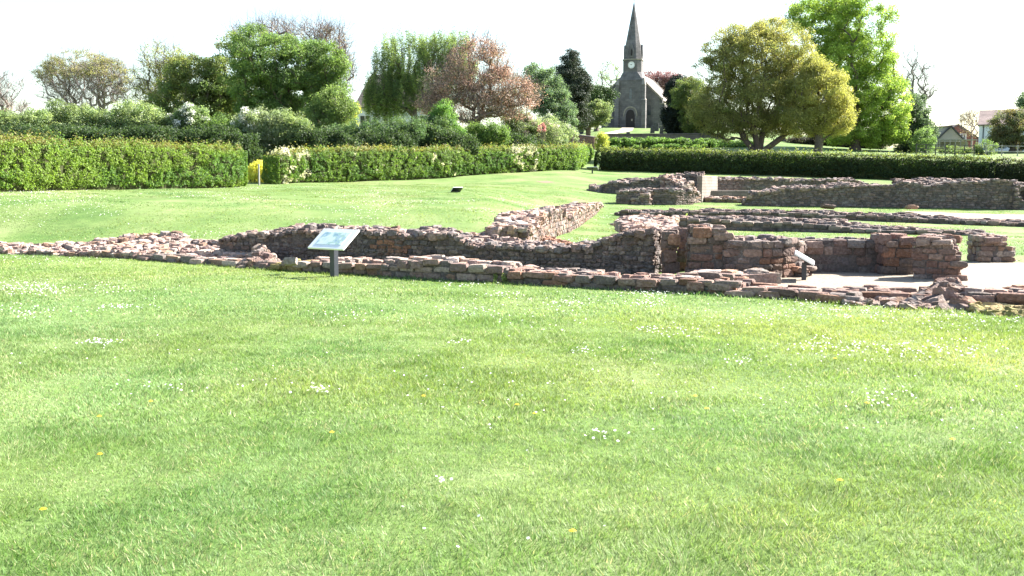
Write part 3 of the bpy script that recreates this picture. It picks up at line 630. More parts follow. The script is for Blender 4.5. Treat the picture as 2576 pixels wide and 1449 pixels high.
def blob_points(blobs, d, n, inner=.3, dr=.85, gap=0, seed=0, zmin=None):
    B = []
    for b in blobs:
        c = at(b[0], b[1], d+(b[4] if len(b) > 4 else 0)); B.append((c, b[2]*d/F, b[3]*d/F, max(.6, (b[2]+b[3])*.5*d/F*dr)))
    wt = np.array([b[1]*b[2]*b[3] for b in B]); wt = wt**.8; wt /= wt.sum(); out = []
    while len(out) < n:
        k = rng.choice(len(B), p=wt); c, rx, rz, ry = B[k]; q = unit(1)[0]*rng.uniform(inner, 1)**.5
        q = q*(.72+.55*float(vnoise(np.array((c[0]+q[0]*rx)/1.7), np.array((c[1]+q[1]*ry)/1.7), np.array((c[2]+q[2]*rz)/1.5), seed=seed+5))); p = c+q*np.array([rx, ry, rz])*1.14
        if zmin is not None and p[2] < zmin: continue
        if gap and vnoise(np.array(p[0]/1.8), np.array(p[1]/1.8), np.array(p[2]/1.3), seed=seed) < gap: continue
        out.append(p)
    return np.array(out)
def tree(name, label, u0, d, blobs, n=260, nl=60, cr=.75, size=.26, pals=((.12,.18,.04),), bark=(.12,.1,.08), fork=.35, rtip=.018, tr=.32, stretch=(1, 1, .7),
         inner=.3, gap=.0, twigs=0, twigr=.018, twigl=1.3, cat='tree', group=None, mat='leaf', vb=None, up=.35, leafy=1.0, stems=None, var=.22, dr=.85, asp=.65, leaf_top=None):
    base = np.array([(u0-CU)/F*d*1.0, d, 0.]); base[0] = at(u0, 400, d)[0]; base[2] = float(ground(base[0], d))-.15
    att = blob_points(blobs, d, n, inner, dr, gap, seed=len(label), zmin=base[2]+.5)
    lo, hi = att[:, 2].min(), att[:, 2].max(); cx = att.mean(0)
    topz = base[2]+(hi-base[2])*fork
    top = np.array([base[0]*.7+cx[0]*.3, base[1]*.8+cx[1]*.2, topz])
    root = empty(name, base, label, cat, group)
    segs = []
    if stems:
        grp = np.array_split(att[np.argsort(att[:, 0])], len(stems)); ends = []
        for g, (uu, dz) in zip(grp, stems):
            t = np.array([at(uu, 400, d)[0], d+rng.normal(0, .6), base[2]+dz]); s_, _, _ = grow(base+np.array([(t[0]-base[0])*.08, 0, 0]), t, g, rtip, tr*.62); segs += s_
    else: segs, _, _ = grow(base, top, att, rtip, tr)
    V, Fc, C = tubes(segs, bark, 6)
    # root flare
    r_ = max(s[2] for s in segs[:3]); flare = [(base, base+np.array([0, 0, .5]), r_*1.5, r_*1.0)]
    V2, F2, C2 = tubes(flare, bark, 8); V, Fc, C = np.concatenate([V, V2]), np.concatenate([Fc, F2+len(V)]), np.concatenate([C, C2])
    npmesh('trunk', V, Fc, M['bark'], C, root, smooth=True, origin=base)
    if twigs:
        ts = []
        for a in att:
            outw = a-np.array([base[0], base[1], a[2]*.5+base[2]*.5]); outw /= np.linalg.norm(outw)+1e-9
            for _ in range(twigs):
                dv = outw*.6+unit(1)[0]*.9+np.array([0, 0, .35]); dv /= np.linalg.norm(dv); l_ = twigl*rng.uniform(.4, 1)
                st = a+rng.normal(0, .15, 3); md = st+dv*l_*.5; dv2 = dv+unit(1)[0]*.4; e = md+dv2/np.linalg.norm(dv2)*l_*.5
                ts.append((st, md, twigr, twigr*.7)); ts.append((md, e, twigr*.7, twigr*.35))
        V, Fc, C = tubes(ts, bark, 3); npmesh('branches', V, Fc, M['bark'], C, root, origin=base)
    if leafy > 0:
        a2 = att if leafy >= 1 else att[rng.random(len(att)) < leafy]
        if leaf_top is not None: a2 = a2[a2[:, 2]+rng.normal(0, .6, len(a2)) > np.percentile(att[:, 2], leaf_top)]
        V, Fc, C = foliage(a2, cr*rng.uniform(.6, 1.3, len(a2)), nl, size, pals, stretch=stretch, up=up, var=var, asp=asp)
        npmesh('crown', V, Fc, M[mat], C, root, origin=base)
    return root
def shrub(label, blobs, d, n=120, nl=70, cr=.5, size=.2, pals=((.1,.17,.04),), name='shrub', cat='shrub', group=None, mat='leaf', inner=.25, flowers=None, ground_fill=True, stretch=(1, 1, .8), dr=.8, gap=0, flsize=.16):
    b0 = at(blobs[0][0], blobs[0][1], d); gz = float(ground(b0[0], d)); org = np.array([b0[0], d, gz])
    pts = blob_points(blobs, d, n, inner, dr, gap, seed=len(label))
    if ground_fill:      # branches down to the soil
        m = n//2; k = rng.integers(0, n, m); q = pts[k].copy(); gzz = ground(q[:, 0], q[:, 1]); q[:, 2] = gzz+(q[:, 2]-gzz)*rng.random(m); q[:, :2] += (org[:2]-q[:, :2])*.12; pts = np.concatenate([pts, q])
    pts[:, 2] = np.maximum(pts[:, 2], ground(pts[:, 0], pts[:, 1])+.2)
    V, Fc, C = foliage(pts, cr*rng.uniform(.6, 1.3, len(pts)), nl, size, pals, stretch=stretch)
    root = empty(name, org, label, cat, group)
    npmesh('foliage', V, Fc, M[mat], C, root, origin=org)
    segs = []
    for k in range(9):
        t = pts[rng.integers(0, len(pts))]; b = org+np.array([rng.normal(0, .25), rng.normal(0, .2), -.05]); segs.append((b, b*.5+t*.5+np.array([0, 0, .1]), .05, .03)); segs.append((b*.5+t*.5+np.array([0, 0, .1]), t, .03, .012))
    V, Fc, C = tubes(segs, (.12, .1, .08), 5); npmesh('stems', V, Fc, M['bark'], C, root, origin=org)
    if flowers:
        fr, fcol = flowers; k = pts[(rng.random(len(pts)) < fr)]
        k = k[(k[:, 2] > np.percentile(pts[:, 2], 35))] if len(k) > 5 else k
        if len(k):
            k = k+np.array([0, -.25, .15])
            V, Fc, C = foliage(k, np.full(len(k), cr*.8), int(nl*.7), flsize, [fcol], stretch=stretch, asp=.9); npmesh('blossom', V, Fc, M['petal'], C, root, origin=org)
    return root

def hedge(label, pts, pals, size=.09, thick=1.1, dens=750, top_pal=None, group=None, blossom=None, gaps=.33, fringe=.09):
    """pts: (u, v_base, v_top, Y)"""
    Q = []
    for (u, vb, vt, Y) in pts:
        p = at(u, vb, Y); g = float(ground(p[0], Y)); Q.append([p[0], Y, g, at(u, vt, Y)[2]-g])
    Q = np.array(Q); seg = np.linalg.norm(np.diff(Q[:, :2], axis=0), axis=1); S = np.concatenate([[0], np.cumsum(seg)]); L = S[-1]
    def ev(s):
        o = [np.interp(s, S, Q[:, k]) for k in range(4)]; e = .6
        dx = np.interp(np.clip(s+e, 0, L), S, Q[:, 0])-np.interp(np.clip(s-e, 0, L), S, Q[:, 0]); dy = np.interp(np.clip(s+e, 0, L), S, Q[:, 1])-np.interp(np.clip(s-e, 0, L), S, Q[:, 1])
        q = np.hypot(dx, dy)+1e-9; return o, -dy/q, dx/q
    org = Q[len(Q)//2, :3]
    _, nx, ny = ev(np.array([L/2])); side = 1 if (nx[0]*org[0]+ny[0]*org[1]) > 0 else -1
    # section outline, param q 0..1 : front bottom -> front top -> back top -> back bottom
    sec = np.array([(0.12, .02), (0.03, .25), (0, .6), (0.02, .86), (.12, .97), (.3, 1.0), (.7, 1.0), (.88, .97), (.98, .86), (1, .6), (.97, .25), (.88, .02)])
    sl_ = np.concatenate([[0], np.cumsum(np.hypot(np.diff(sec[:, 0])*thick, np.diff(sec[:, 1])*2))]); tot = sl_[-1]
    n = int(L*tot*dens); s = rng.uniform(0, L, n); q = rng.uniform(0, tot, n)
    # favour front and top
    keep = (q < tot*.62) | (rng.random(n) < .45); s, q = s[keep], q[keep]; n = len(s)
    f = np.interp(q, sl_, sec[:, 0]); h = np.interp(q, sl_, sec[:, 1])
    o, nx, ny = ev(s); nx, ny = nx*side, ny*side
    lump = (vnoise(s/.6, q/.55, seed=11)-.5)*.3+(vnoise(s/.2, q/.2, seed=12)-.5)*.2+(vnoise(s/2.5, q*0, seed=14)-.5)*.12
    cf = (f-.5)*thick; ch = (h-.5)*o[3]; le = np.hypot(cf, ch)+1e-6
    hole = vnoise(s/.28, q/.24, seed=13) < gaps
    dpt = lump*.7+rng.normal(0, .04, n)-np.where(hole, rng.uniform(.12, .38, n), 0)
    dpt = np.where(h < .1, dpt-.18*rng.random(n), dpt)
    endr = np.minimum(s, L-s); er = np.clip(endr/.5, 0, 1); k_ = .75+.25*np.sqrt(1-(1-er)**2)
    cf2 = (cf+cf/le*dpt)*k_+thick/2; zz = np.maximum(.03, (ch+ch/le*dpt*1.0)*(.86+.14*k_)+o[3]/2)
    zz = zz + np.where(h > .93, rng.exponential(fringe, n)*.9, 0)
    P_ = np.stack([o[0]+nx*cf2, o[1]+ny*cf2, o[2]+zz], -1)
    # end faces
    for se, sg in ((0., -1), (L, 1)):
        m = int(thick*2*dens*1.3); f2 = rng.uniform(.06, .94, m); h2 = rng.uniform(.03, .97, m); oo, ax, ay = ev(np.full(m, se)); ax, ay = ax*side, ay*side
        tx_, ty_ = ay*side, -ax*side; rr = (1-((f2-.5)*2)**4)*(1-((h2-.5)*2)**6)
        l2 = rr*.35*sg+(vnoise(f2*3, h2*4, seed=17)-.5)*.25
        dd = np.stack([oo[0]+ax*f2*thick+tx_*l2, oo[1]+ay*f2*thick+ty_*l2, oo[2]+h2*oo[3]], -1)
        P_ = np.concatenate([P_, dd]); h = np.concatenate([h, h2]); s = np.concatenate([s, np.full(m, se)]); f = np.concatenate([f, f2]); nx = np.concatenate([nx, ax]); ny = np.concatenate([ny, ay]); q = np.concatenate([q, h2])
    n = len(P_)
    nrm = np.stack([nx*(f-.5)*1.6, ny*(f-.5)*1.6, np.where(h > .9, 1., .15)], -1)+unit(n)*.85; nrm /= np.linalg.norm(nrm, axis=1, keepdims=True)
    sz = size*rng.uniform(.6, 1.35, n); V, Fc = leaf_quads(P_, nrm, sz, sz*.65)
    pl = np.array(pals); kk = np.clip((vnoise(s/1.6, q/.7, seed=21)*1.1*len(pl)+rng.normal(0, .7, n)).astype(int), 0, len(pl)-1)
    c = pl[kk]*rng.uniform(.68, 1.3, (n, 1))*np.array([1.1, 1.17, 1.05])
    if top_pal is not None:
        mk = (h > .955) & (rng.random(n) < .35+.5*vnoise(s/1.8, s*0, seed=23)); c[mk] = np.array(top_pal)*rng.uniform(.75, 1.25, (int(mk.sum()), 1))
    if blossom is not None:
        for (s0, s1, pr_) in blossom:
            mk = (s/L > s0) & (s/L < s1) & (vnoise(s/.3, q/.25, seed=29) > 1-pr_) ; c[mk] = np.array([.62,.6,.5])*rng.uniform(.85, 1.15, (int(mk.sum()), 1))
    root = empty('hedge', org, label, 'hedge', group)
    npmesh('foliage', V, Fc, M['leaf'], np.repeat(c, 4, 0), root, origin=org)
    # woody inside
    ns = max(6, int(L/.35)); sv = np.linspace(.15, L-.15, ns); o, nx, ny = ev(sv); nx, ny = nx*side, ny*side
    secI = [(.22, .0), (.2, .3), (.2, .8), (.3, .88), (.7, .88), (.8, .8), (.8, .3), (.78, .0)]
    rows = []
    for (a, b) in secI:
        j = rng.normal(0, .05, ns); rows.append(np.stack([o[0]+nx*(a*thick+j), o[1]+ny*(a*thick+j), o[2]+b*o[3]+rng.normal(0, .04, ns)-(.1 if b == 0 else 0)], -1))
    G = np.stack(rows, 1); k = G.shape[1]; ii = np.arange(ns*k).reshape(ns, k)
    fcs = list(np.stack([ii[:-1, :-1], ii[1:, :-1], ii[1:, 1:], ii[:-1, 1:]], -1).reshape(-1, 4))
    for e_ in (0, ns-1):
        for a in range(k//2-0):
            if a+1 <= k-2-a: fcs.append(np.array((ii[e_, a], ii[e_, a+1], ii[e_, k-2-a], ii[e_, k-1-a])))
    npmesh('twig_core', G.reshape(-1, 3), np.array(fcs), M['bark'], np.tile([[.045, .05, .02]], (ns*k, 1)), root, origin=org)
    return root

hp = 1
G_Y = (.16,.22,.045); G_M = (.10,.17,.04); G_D = (.05,.09,.025); G_B = (.11,.17,.075)
hedge('long clipped hedge with brownish top at the left edge', [(-420,493,335,31.5),(0,485,352,38),(250,479,361,43),(500,475,370,48),(622,472,376,51)], [(.12,.2,.06),(.17,.25,.05),(.2,.27,.055),(.16,.22,.05)], size=.085, dens=850, top_pal=(.22,.2,.07), thick=1.3)
hedge('clipped hedge with white blossom patches in the middle distance', [(712,466,388,57.5),(770,462,380,59.5),(900,458,377,62.5),(1100,446,377,68),(1240,438,374,73),(1455,430,371,80.5),(1474,428,370,88),(1494,424,370,97)], [(.10,.17,.055),(.13,.2,.05),(.17,.24,.05),(.14,.2,.07)], size=.11, dens=560, top_pal=(.26,.24,.07), thick=1.4, blossom=((0,.06,.42),(.12,.36,.12),(.47,.53,.42)))
hedge('long shaded hedge below the churchyard bank', [(1506,431,377,84),(1700,437,380,83),(1900,442,384,82.5),(2200,449,391,81),(2498,458,401,79)], [(.032,.05,.026),(.05,.075,.026),(.04,.062,.036),(.058,.085,.026)], size=.12, dens=430, top_pal=(.24,.28,.07), thick=1.6)  # dark leaf palette carries the front's shade, top_pal its sunlit top
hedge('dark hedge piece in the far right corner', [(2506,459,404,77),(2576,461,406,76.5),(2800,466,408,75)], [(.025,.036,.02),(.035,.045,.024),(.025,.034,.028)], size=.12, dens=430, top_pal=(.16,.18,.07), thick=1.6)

# ------------------------------------------------------------------ trees, left to right
OL = [(.20,.20,.045),(.26,.23,.05),(.16,.17,.045)]; MG = [(.10,.17,.035),(.13,.20,.045),(.08,.14,.04)]; DG = [(.05,.09,.025),(.07,.11,.03),(.04,.07,.025)]
GOLD = [(.25,.24,.07),(.29,.265,.08),(.22,.22,.07),(.18,.2,.06)]; LIME = [(.20,.29,.04),(.26,.34,.055),(.16,.25,.035)]
COP = [(.42,.27,.21),(.47,.31,.25),(.35,.24,.17),(.26,.25,.13)]; PALE = [(.17,.22,.09),(.2,.25,.11),(.14,.2,.08)]
tree('bare_tree', 'leafless twiggy tree cut by the left edge', 0, 105, [(5,235,48,38),(-40,240,50,45),(30,275,35,20)], n=160, nl=8, leafy=.3, twigs=10, size=.14, pals=[(.3,.22,.15)], bark=(.2,.16,.15), twigr=.016)
tree('spreading_tree', 'dome shaped tree with bare limbs and olive top, far left', 205, 95, [(210,180,100,42),(140,215,42,45),(270,200,55,40),(160,240,60,34),(240,248,70,34),(200,215,90,45)], n=750, nl=26, cr=.6, size=.16, pals=[(.24,.22,.08),(.2,.2,.08)], bark=(.25,.21,.2), twigs=6, twigr=.013, twigl=1.0, fork=.2, stretch=(1,1,.5), gap=.1, leaf_top=62, inner=.45)
tree('thin_tree', 'thin tree with sparse yellowish leaves between two fuller trees', 425, 98, [(405,140,50,32),(370,190,42,30),(440,190,45,45),(400,230,60,34),(350,240,40,30),(440,250,50,34)], n=380, nl=18, cr=.65, size=.17, pals=[(.27,.29,.09),(.22,.25,.08)], bark=(.17,.14,.12), twigs=5, twigr=.013, fork=.3, gap=.22, leafy=.85)
tree('oak_tree', 'dark olive tree left of the big green tree', 520, 84, [(500,235,90,75),(470,190,55,45),(560,180,60,60),(560,260,80,60),(590,110,40,25),(440,250,48,50),(520,290,90,40),(600,200,60,60)], n=520, nl=75, cr=.65, size=.2, pals=[(.115,.16,.045),(.14,.175,.05),(.095,.14,.04),(.15,.165,.05)], fork=.25, gap=.12)
tree('oak_tree', 'big rounded green tree with leaning trunk, tallest on the left', 800, 80, [(700,160,105,78),(670,120,70,45),(760,170,75,62),(640,215,65,65),(730,235,85,50),(690,270,80,40),(790,215,45,40),(832,165,42,50),(845,225,36,38)], n=800, nl=75, cr=.6, size=.18, pals=[(.11,.18,.05),(.14,.21,.055),(.09,.15,.05),(.12,.19,.04)], fork=.4, gap=.12, bark=(.14,.11,.09))
tree('bare_tree', 'bare reddish-twigged tree rising right of the big green tree', 800, 92, [(835,115,48,52),(860,180,35,60),(770,80,60,28),(700,75,75,22),(640,90,60,20),(820,190,45,50)], n=420, nl=10, leafy=.5, twigs=6, size=.15, pals=[(.24,.19,.1),(.28,.2,.12)], bark=(.2,.15,.14), twigr=.014, twigl=1.6, inner=.2)
tree('young_tree', 'light green bushy tree beside the white house gable', 830, 74, [(840,262,45,42),(820,300,40,35),(865,290,30,40),(795,300,25,35)], n=240, nl=60, cr=.5, size=.16, pals=[(.15,.21,.06),(.12,.18,.05)], fork=.3)
tree('weeping_willow', 'weeping willow hanging over the white house', 1040, 92, [(1030,150,62,50),(1120,130,70,38),(985,165,40,35),(960,230,36,45),(1010,240,45,45),(1080,215,60,45),(945,250,26,50),(985,250,34,45),(1150,180,50,50)], n=900, nl=70, cr=.62, size=.2, pals=[(.15,.21,.07),(.2,.26,.08),(.1,.15,.06)], stretch=(.5,.5,1.9), up=0, asp=.35, fork=.5, gap=.12)
tree('copper_tree', 'spreading tree with coppery pink young leaves', 1185, 80, [(1200,180,75,60),(1250,230,75,55),(1130,220,60,50),(1290,260,50,40),(1180,270,75,38),(1090,262,40,28),(1210,120,40,25),(1320,225,28,30)], n=700, nl=30, cr=.65, size=.15, pals=COP, bark=(.2,.15,.13), fork=.2, twigs=5, twigr=.014, twigl=1.5, gap=.15, mat='copper_leaf')
tree('blue_green_tree', 'bluish green tree between copper tree and dark yew', 1395, 100, [(1370,225,48,50),(1400,280,45,50),(1345,195,30,35),(1420,300,32,40)], n=380, nl=55, cr=.65, size=.2, pals=[(.10,.16,.09),(.13,.19,.11),(.08,.13,.07)], fork=.25, gap=.15)
tree('yew_tree', 'dark near-black conifer with pointed top left of church', 1438, 115, [(1437,165,22,40),(1437,205,42,45),(1440,260,46,50),(1465,215,22,30),(1410,210,20,35),(1437,135,9,14)], n=520, nl=70, cr=.6, size=.2, pals=[(.035,.05,.03),(.05,.065,.035),(.03,.04,.03)], fork=.7, mat='needle', inner=.1)
tree('small_tree', 'low leaning tree with pale leaves in front of the church left side', 1478, 118, [(1500,280,30,26),(1478,295,28,22),(1515,300,16,16),(1462,312,18,16)], n=220, nl=50, cr=.5, size=.2, pals=[(.14,.19,.08),(.18,.22,.1)], fork=.3)
tree('far_tree', 'pale thin tree far behind the church left side', 1532, 190, [(1532,180,26,26),(1512,205,22,18),(1545,205,20,20)], n=90, nl=8, cr=.9, size=.28, pals=[(.2,.27,.12)], twigs=3, twigr=.02, gap=.2, tr=.2)
tree('dark_tree', 'dark green tree touching the church left wall', 1500, 138, [(1500,248,34,24),(1528,240,18,14),(1485,268,30,26),(1518,268,20,26)], n=300, nl=60, cr=.7, size=.26, pals=DG, mat='needle', inner=.1)
tree('purple_tree', 'purple-leaved tree showing above the church roof', 1668, 190, [(1645,205,35,20),(1690,210,35,22),(1670,195,35,14),(1765,280,25,30),(1720,230,30,30)], n=340, nl=34, cr=.9, size=.3, pals=[(.22,.11,.12),(.26,.14,.15),(.2,.1,.11)], bark=(.12,.08,.08), mat='copper_leaf')
tree('columnar_yew', 'black-green upright yew right of the church', 1707, 128, [(1706,240,26,42),(1706,290,31,50),(1700,215,14,18),(1706,320,24,22)], n=560, nl=90, cr=.5, size=.24, pals=[(.012,.02,.014),(.016,.024,.016)], fork=.7, mat='needle', inner=.3, stretch=(.8,.8,1.2))
tree('green_tree', 'mid green tree pressed against the upright yew', 1748, 124, [(1738,240,34,40),(1750,295,34,42),(1770,325,30,18)], n=320, nl=60, cr=.6, size=.22, pals=[(.09,.13,.04),(.12,.15,.04)], gap=.1)
tree('golden_oak', 'broad golden-olive tree with forked low trunk', 1905, 98, [(1890,160,95,85),(1830,130,60,50),(1960,130,75,70),(1880,250,110,70),(1790,270,50,45),(1960,250,90,75),(1850,85,45,30),(1945,75,45,28),(1775,165,28,22),(1830,310,75,34),(2010,190,50,70),(1900,310,80,30),(1975,312,70,36),(1800,300,60,40)], n=1500, nl=80, cr=.72, size=.17, pals=GOLD, bark=(.13,.1,.085), stems=[(1850,2.6),(1885,3.2),(1925,3.0),(1990,2.4)], gap=.1, tr=.5)
tree('golden_oak', 'smaller golden tree right of the forked one', 2056, 95, [(2060,230,65,60),(2080,290,58,45),(2030,300,45,40),(2105,300,30,30),(2040,180,35,40)], n=620, nl=80, cr=.64, size=.17, pals=[(.27,.26,.065),(.24,.24,.065),(.30,.28,.075)], bark=(.12,.1,.085), fork=.3, gap=.08, tr=.4)
tree('sycamore', 'very tall bright lime green tree, highest in the scene', 2150, 108, [(2075,45,85,60),(2150,60,80,65),(2170,140,90,60),(2180,220,95,60),(2110,160,70,90),(2215,290,60,60),(2150,290,85,60),(2230,340,50,30),(2130,10,55,40),(2040,30,45,35),(2250,240,28,35),(2200,345,60,28),(2130,335,50,22),(2250,320,35,40)], n=1250, nl=70, cr=.75, size=.22, pals=LIME, bark=(.11,.09,.075), fork=.3, gap=.14, tr=.55, stretch=(1,1,.65))
tree('bare_tree', 'leafless forked tree with ivy right of the lime green tree', 2305, 112, [(2300,150,28,35),(2320,190,32,40),(2350,225,30,18),(2285,210,20,45),(2320,250,35,30)], n=170, nl=0, leafy=0, twigs=7, bark=(.22,.2,.19), twigr=.013, twigl=1.2, tr=.24, fork=.5, inner=.05)
shrub('dark ivy-clad bush at the foot of the bare forked tree', [(2300,285,30,40),(2290,320,32,40),(2325,330,25,30)], 110, n=170, cr=.6, size=.22, pals=[(.06,.1,.06),(.08,.12,.07)], name='ivy_bush')
shrub('bright green willowy shrub beside the field fence', [(2330,347,20,24),(2308,358,20,20)], 107, n=60, nl=40, cr=.4, size=.16, pals=[(.16,.25,.08),(.13,.2,.08)])
tree('garden_tree', 'small bare garden tree left of the white house corner', 2445, 135, [(2442,300,24,24),(2455,325,18,20),(2430,315,18,18)], n=110, nl=10, leafy=.4, twigs=5, size=.18, pals=[(.26,.2,.13)], bark=(.24,.19,.17), twigr=.012, tr=.12)
shrub('low green bushes along the fence before the white house corner', [(2478,370,26,12),(2400,378,40,8)], 106, n=70, nl=40, cr=.35, size=.16, pals=[(.10,.16,.05),(.13,.17,.06)])
tree('garden_tree', 'dark bronze-green tree hiding the white house at the right edge', 2545, 112, [(2540,315,45,35),(2570,300,40,25),(2520,345,35,28),(2590,340,50,35)], n=420, nl=60, cr=.6, size=.18, pals=[(.12,.13,.06),(.16,.13,.06),(.09,.11,.06)], fork=.2, gap=.1)
tree('far_tree', 'bluish tree behind the white house roof at the right edge', 2575, 170, [(2578,262,22,16),(2600,258,30,24)], n=120, nl=40, cr=.9, size=.3, pals=[(.1,.15,.1)])
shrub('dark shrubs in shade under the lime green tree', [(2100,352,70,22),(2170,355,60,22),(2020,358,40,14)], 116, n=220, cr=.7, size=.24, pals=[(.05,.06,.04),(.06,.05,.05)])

# understory row behind the left hedges
US = [
 ('yellow-green bushes above the left end of the hedge', [(40,325,60,40),(-20,320,60,35),(90,318,50,32)], 64, PALE, None),
 ('tall pale bush below the dome shaped tree', [(170,310,60,48),(215,320,60,45),(130,330,40,40)], 66, PALE, None),
 ('soft green bush below the thin tree', [(350,305,60,42),(390,325,55,40),(300,330,50,40)], 66, PALE, None),
 ('small bush with white blossom spike', [(485,300,34,38),(450,325,40,30)], 66, [(.14,.2,.08)], (.1,(.45,.46,.38))),
 ('dark green bush behind the hedge right of the white spike', [(545,335,55,36),(590,345,45,36)], 66, MG, None),
 ('grey-green bush veiled with white blossom under the big green tree', [(650,315,55,42),(690,330,45,40)], 66, [(.16,.21,.11),(.2,.24,.14)], (.07,(.42,.43,.35))),
 ('feathery green bush left of the red-barked trunk', [(735,330,40,40),(755,350,35,35)], 66, PALE, None),
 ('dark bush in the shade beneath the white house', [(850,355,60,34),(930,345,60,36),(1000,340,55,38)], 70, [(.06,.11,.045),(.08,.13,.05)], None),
 ('dark bush in front of the willow', [(1080,335,60,38),(1040,350,60,30)], 72, [(.06,.11,.05),(.09,.14,.05)], None),
 ('vivid green upright shrub before the copper tree', [(1115,300,32,45),(1130,340,40,30)], 73, [(.1,.2,.04),(.13,.22,.05)], None),
 ('green shrub at the foot of the copper tree', [(1190,345,50,30),(1240,340,40,32)], 76, MG, None),
 ('pale shrub with pink blossom beside the dark conifer', [(1320,330,50,42),(1290,300,30,30),(1370,340,45,35)], 86, [(.2,.24,.12),(.16,.21,.1)], (.08,(.42,.32,.28))),
 ('silvery flowering bush left of the brick churchyard wall', [(1410,340,35,28),(1380,320,30,30)], 90, [(.22,.27,.15),(.17,.22,.11)], (.07,(.42,.42,.35))),
]
for lb, bl, d, pl, fl in US:
    shrub(lb, bl, d, n=int(60+sum(b[2]*b[3] for b in bl)*.035), nl=60, cr=.42, size=.15, pals=pl, flowers=fl)
shrub('yellow flowering shrub left of the white house wall', [(885,275,16,16),(862,300,14,14)], 100, n=50, cr=.45, size=.2, pals=[(.4,.38,.05),(.32,.34,.06)], name='yellow_shrub')
shrub('golden shrub beside the cut trunk', [(765,318,14,24),(778,330,12,20)], 76, n=50, cr=.35, size=.16, pals=[(.42,.36,.04)], name='yellow_shrub')
shrub('pink rhododendron bush in the pale shrubs', [(1362,322,8,10)], 84, n=7, nl=30, cr=.25, size=.14, pals=[(.42,.17,.22)], name='flowering_shrub', ground_fill=False)
shrub('bright yellow flowering bush in the gap between hedges', [(648,424,20,16),(640,437,20,8)], 60, n=50, nl=80, cr=.3, size=.1, pals=[(.75,.6,.02),(.8,.68,.05)], name='yellow_bush', mat='petal')
shrub('dark green shade bush closing the hedge gap', [(660,395,40,30),(640,400,30,35),(700,392,40,25)], 72, n=150, cr=.5, size=.17, pals=DG)
# belt closing sky gaps under the crowns; its dark leaf colour carries the shade there
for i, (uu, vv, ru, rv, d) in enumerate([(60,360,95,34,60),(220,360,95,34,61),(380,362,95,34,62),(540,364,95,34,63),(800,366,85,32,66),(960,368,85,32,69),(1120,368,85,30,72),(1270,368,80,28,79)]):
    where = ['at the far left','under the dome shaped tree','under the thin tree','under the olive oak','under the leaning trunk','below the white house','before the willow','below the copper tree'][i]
    shrub('dark shaded undergrowth bush '+where, [(uu,vv,ru,rv)], d, n=260, nl=60, cr=.5, size=.17, pals=[(.035,.065,.022),(.045,.075,.025)], group='undergrowth coloured as shade behind the hedges')
shrub('small yellow-green conifer at the end of the churchyard wall', [(1515,352,12,14),(1515,362,16,8)], 104, n=46, cr=.4, size=.14, pals=[(.3,.32,.05)], name='dwarf_conifer')
shrub('long grass and weeds on the bank below the churchyard wall', [(1565,358,50,9),(1650,357,75,9),(1750,359,75,9),(1850,365,60,10),(1700,370,150,6)], 107, n=560, nl=50, cr=.4, size=.22, pals=[(.10,.18,.04),(.13,.22,.05),(.08,.15,.035)], name='tall_grass', cat='grass', ground_fill=False, stretch=(1.2,1,.5)).__setitem__('kind','stuff')

# ------------------------------------------------------------------ church
M['ashlar'] = brick_mat('grey_ashlar', (.125,.118,.12), (.165,.155,.157), (.1,.095,.098), bw=.55, bh=.28, msize=.012, var=.3)
M['trim'] = plain('dressed_stone', (.26,.235,.2), rough=.9, nscale=3, namp=.25)
M['slate'] = brick_mat('slate_roof', (.22,.19,.18), (.27,.235,.22), (.15,.13,.13), bw=.3, bh=.2, msize=.01, var=.2)
M['darkin'] = plain('dark_oak', (.03,.025,.025), rough=.8)
M['white'] = plain('white_paint', (.8,.8,.8), rough=.5, namp=.03, bump=0)
M['blackm'] = plain('black_metal', (.03,.035,.045), rough=.45, spec=.5, namp=.1, bump=.05)
M['glass'] = plain('window_glass', (.05,.06,.07), rough=.15, spec=.6, namp=.1, bump=0)
CD = 150.0; cpos = at(1588, 320.5, CD); CR = -R(18)
ch = empty('church', (cpos[0]-.15, CD, cpos[2]), 'grey stone church with clock tower and pointed spire', 'church', rz=CR)
tower_w = 3.5; TW = tower_w/2
mb = MB()   # lower tower, local: x right, y back, tower front at y=0
mb.box((0, TW, 3.9), (tower_w, tower_w, 9.2)); lower = mb
# door opening is a recess: dark porch box set 3 mm proud with arch
def arch(w_, h_, rise, n=8, base=0):
    hw = w_/2; pts = [(-hw, base), (hw, base), (hw, base+h_-rise)]
    for i in range(1, n): t = i/n; pts.append((hw*cos(t*pi/2)**.85, base+h_-rise+rise*(sin(t*pi/2)**.9)))
    pts.append((0, base+h_))
    for i in range(n-1, 0, -1): t = i/n; pts.append((-hw*cos(t*pi/2)**.85, base+h_-rise+rise*(sin(t*pi/2)**.9)))
    pts.append((-hw, base+h_-rise)); return pts
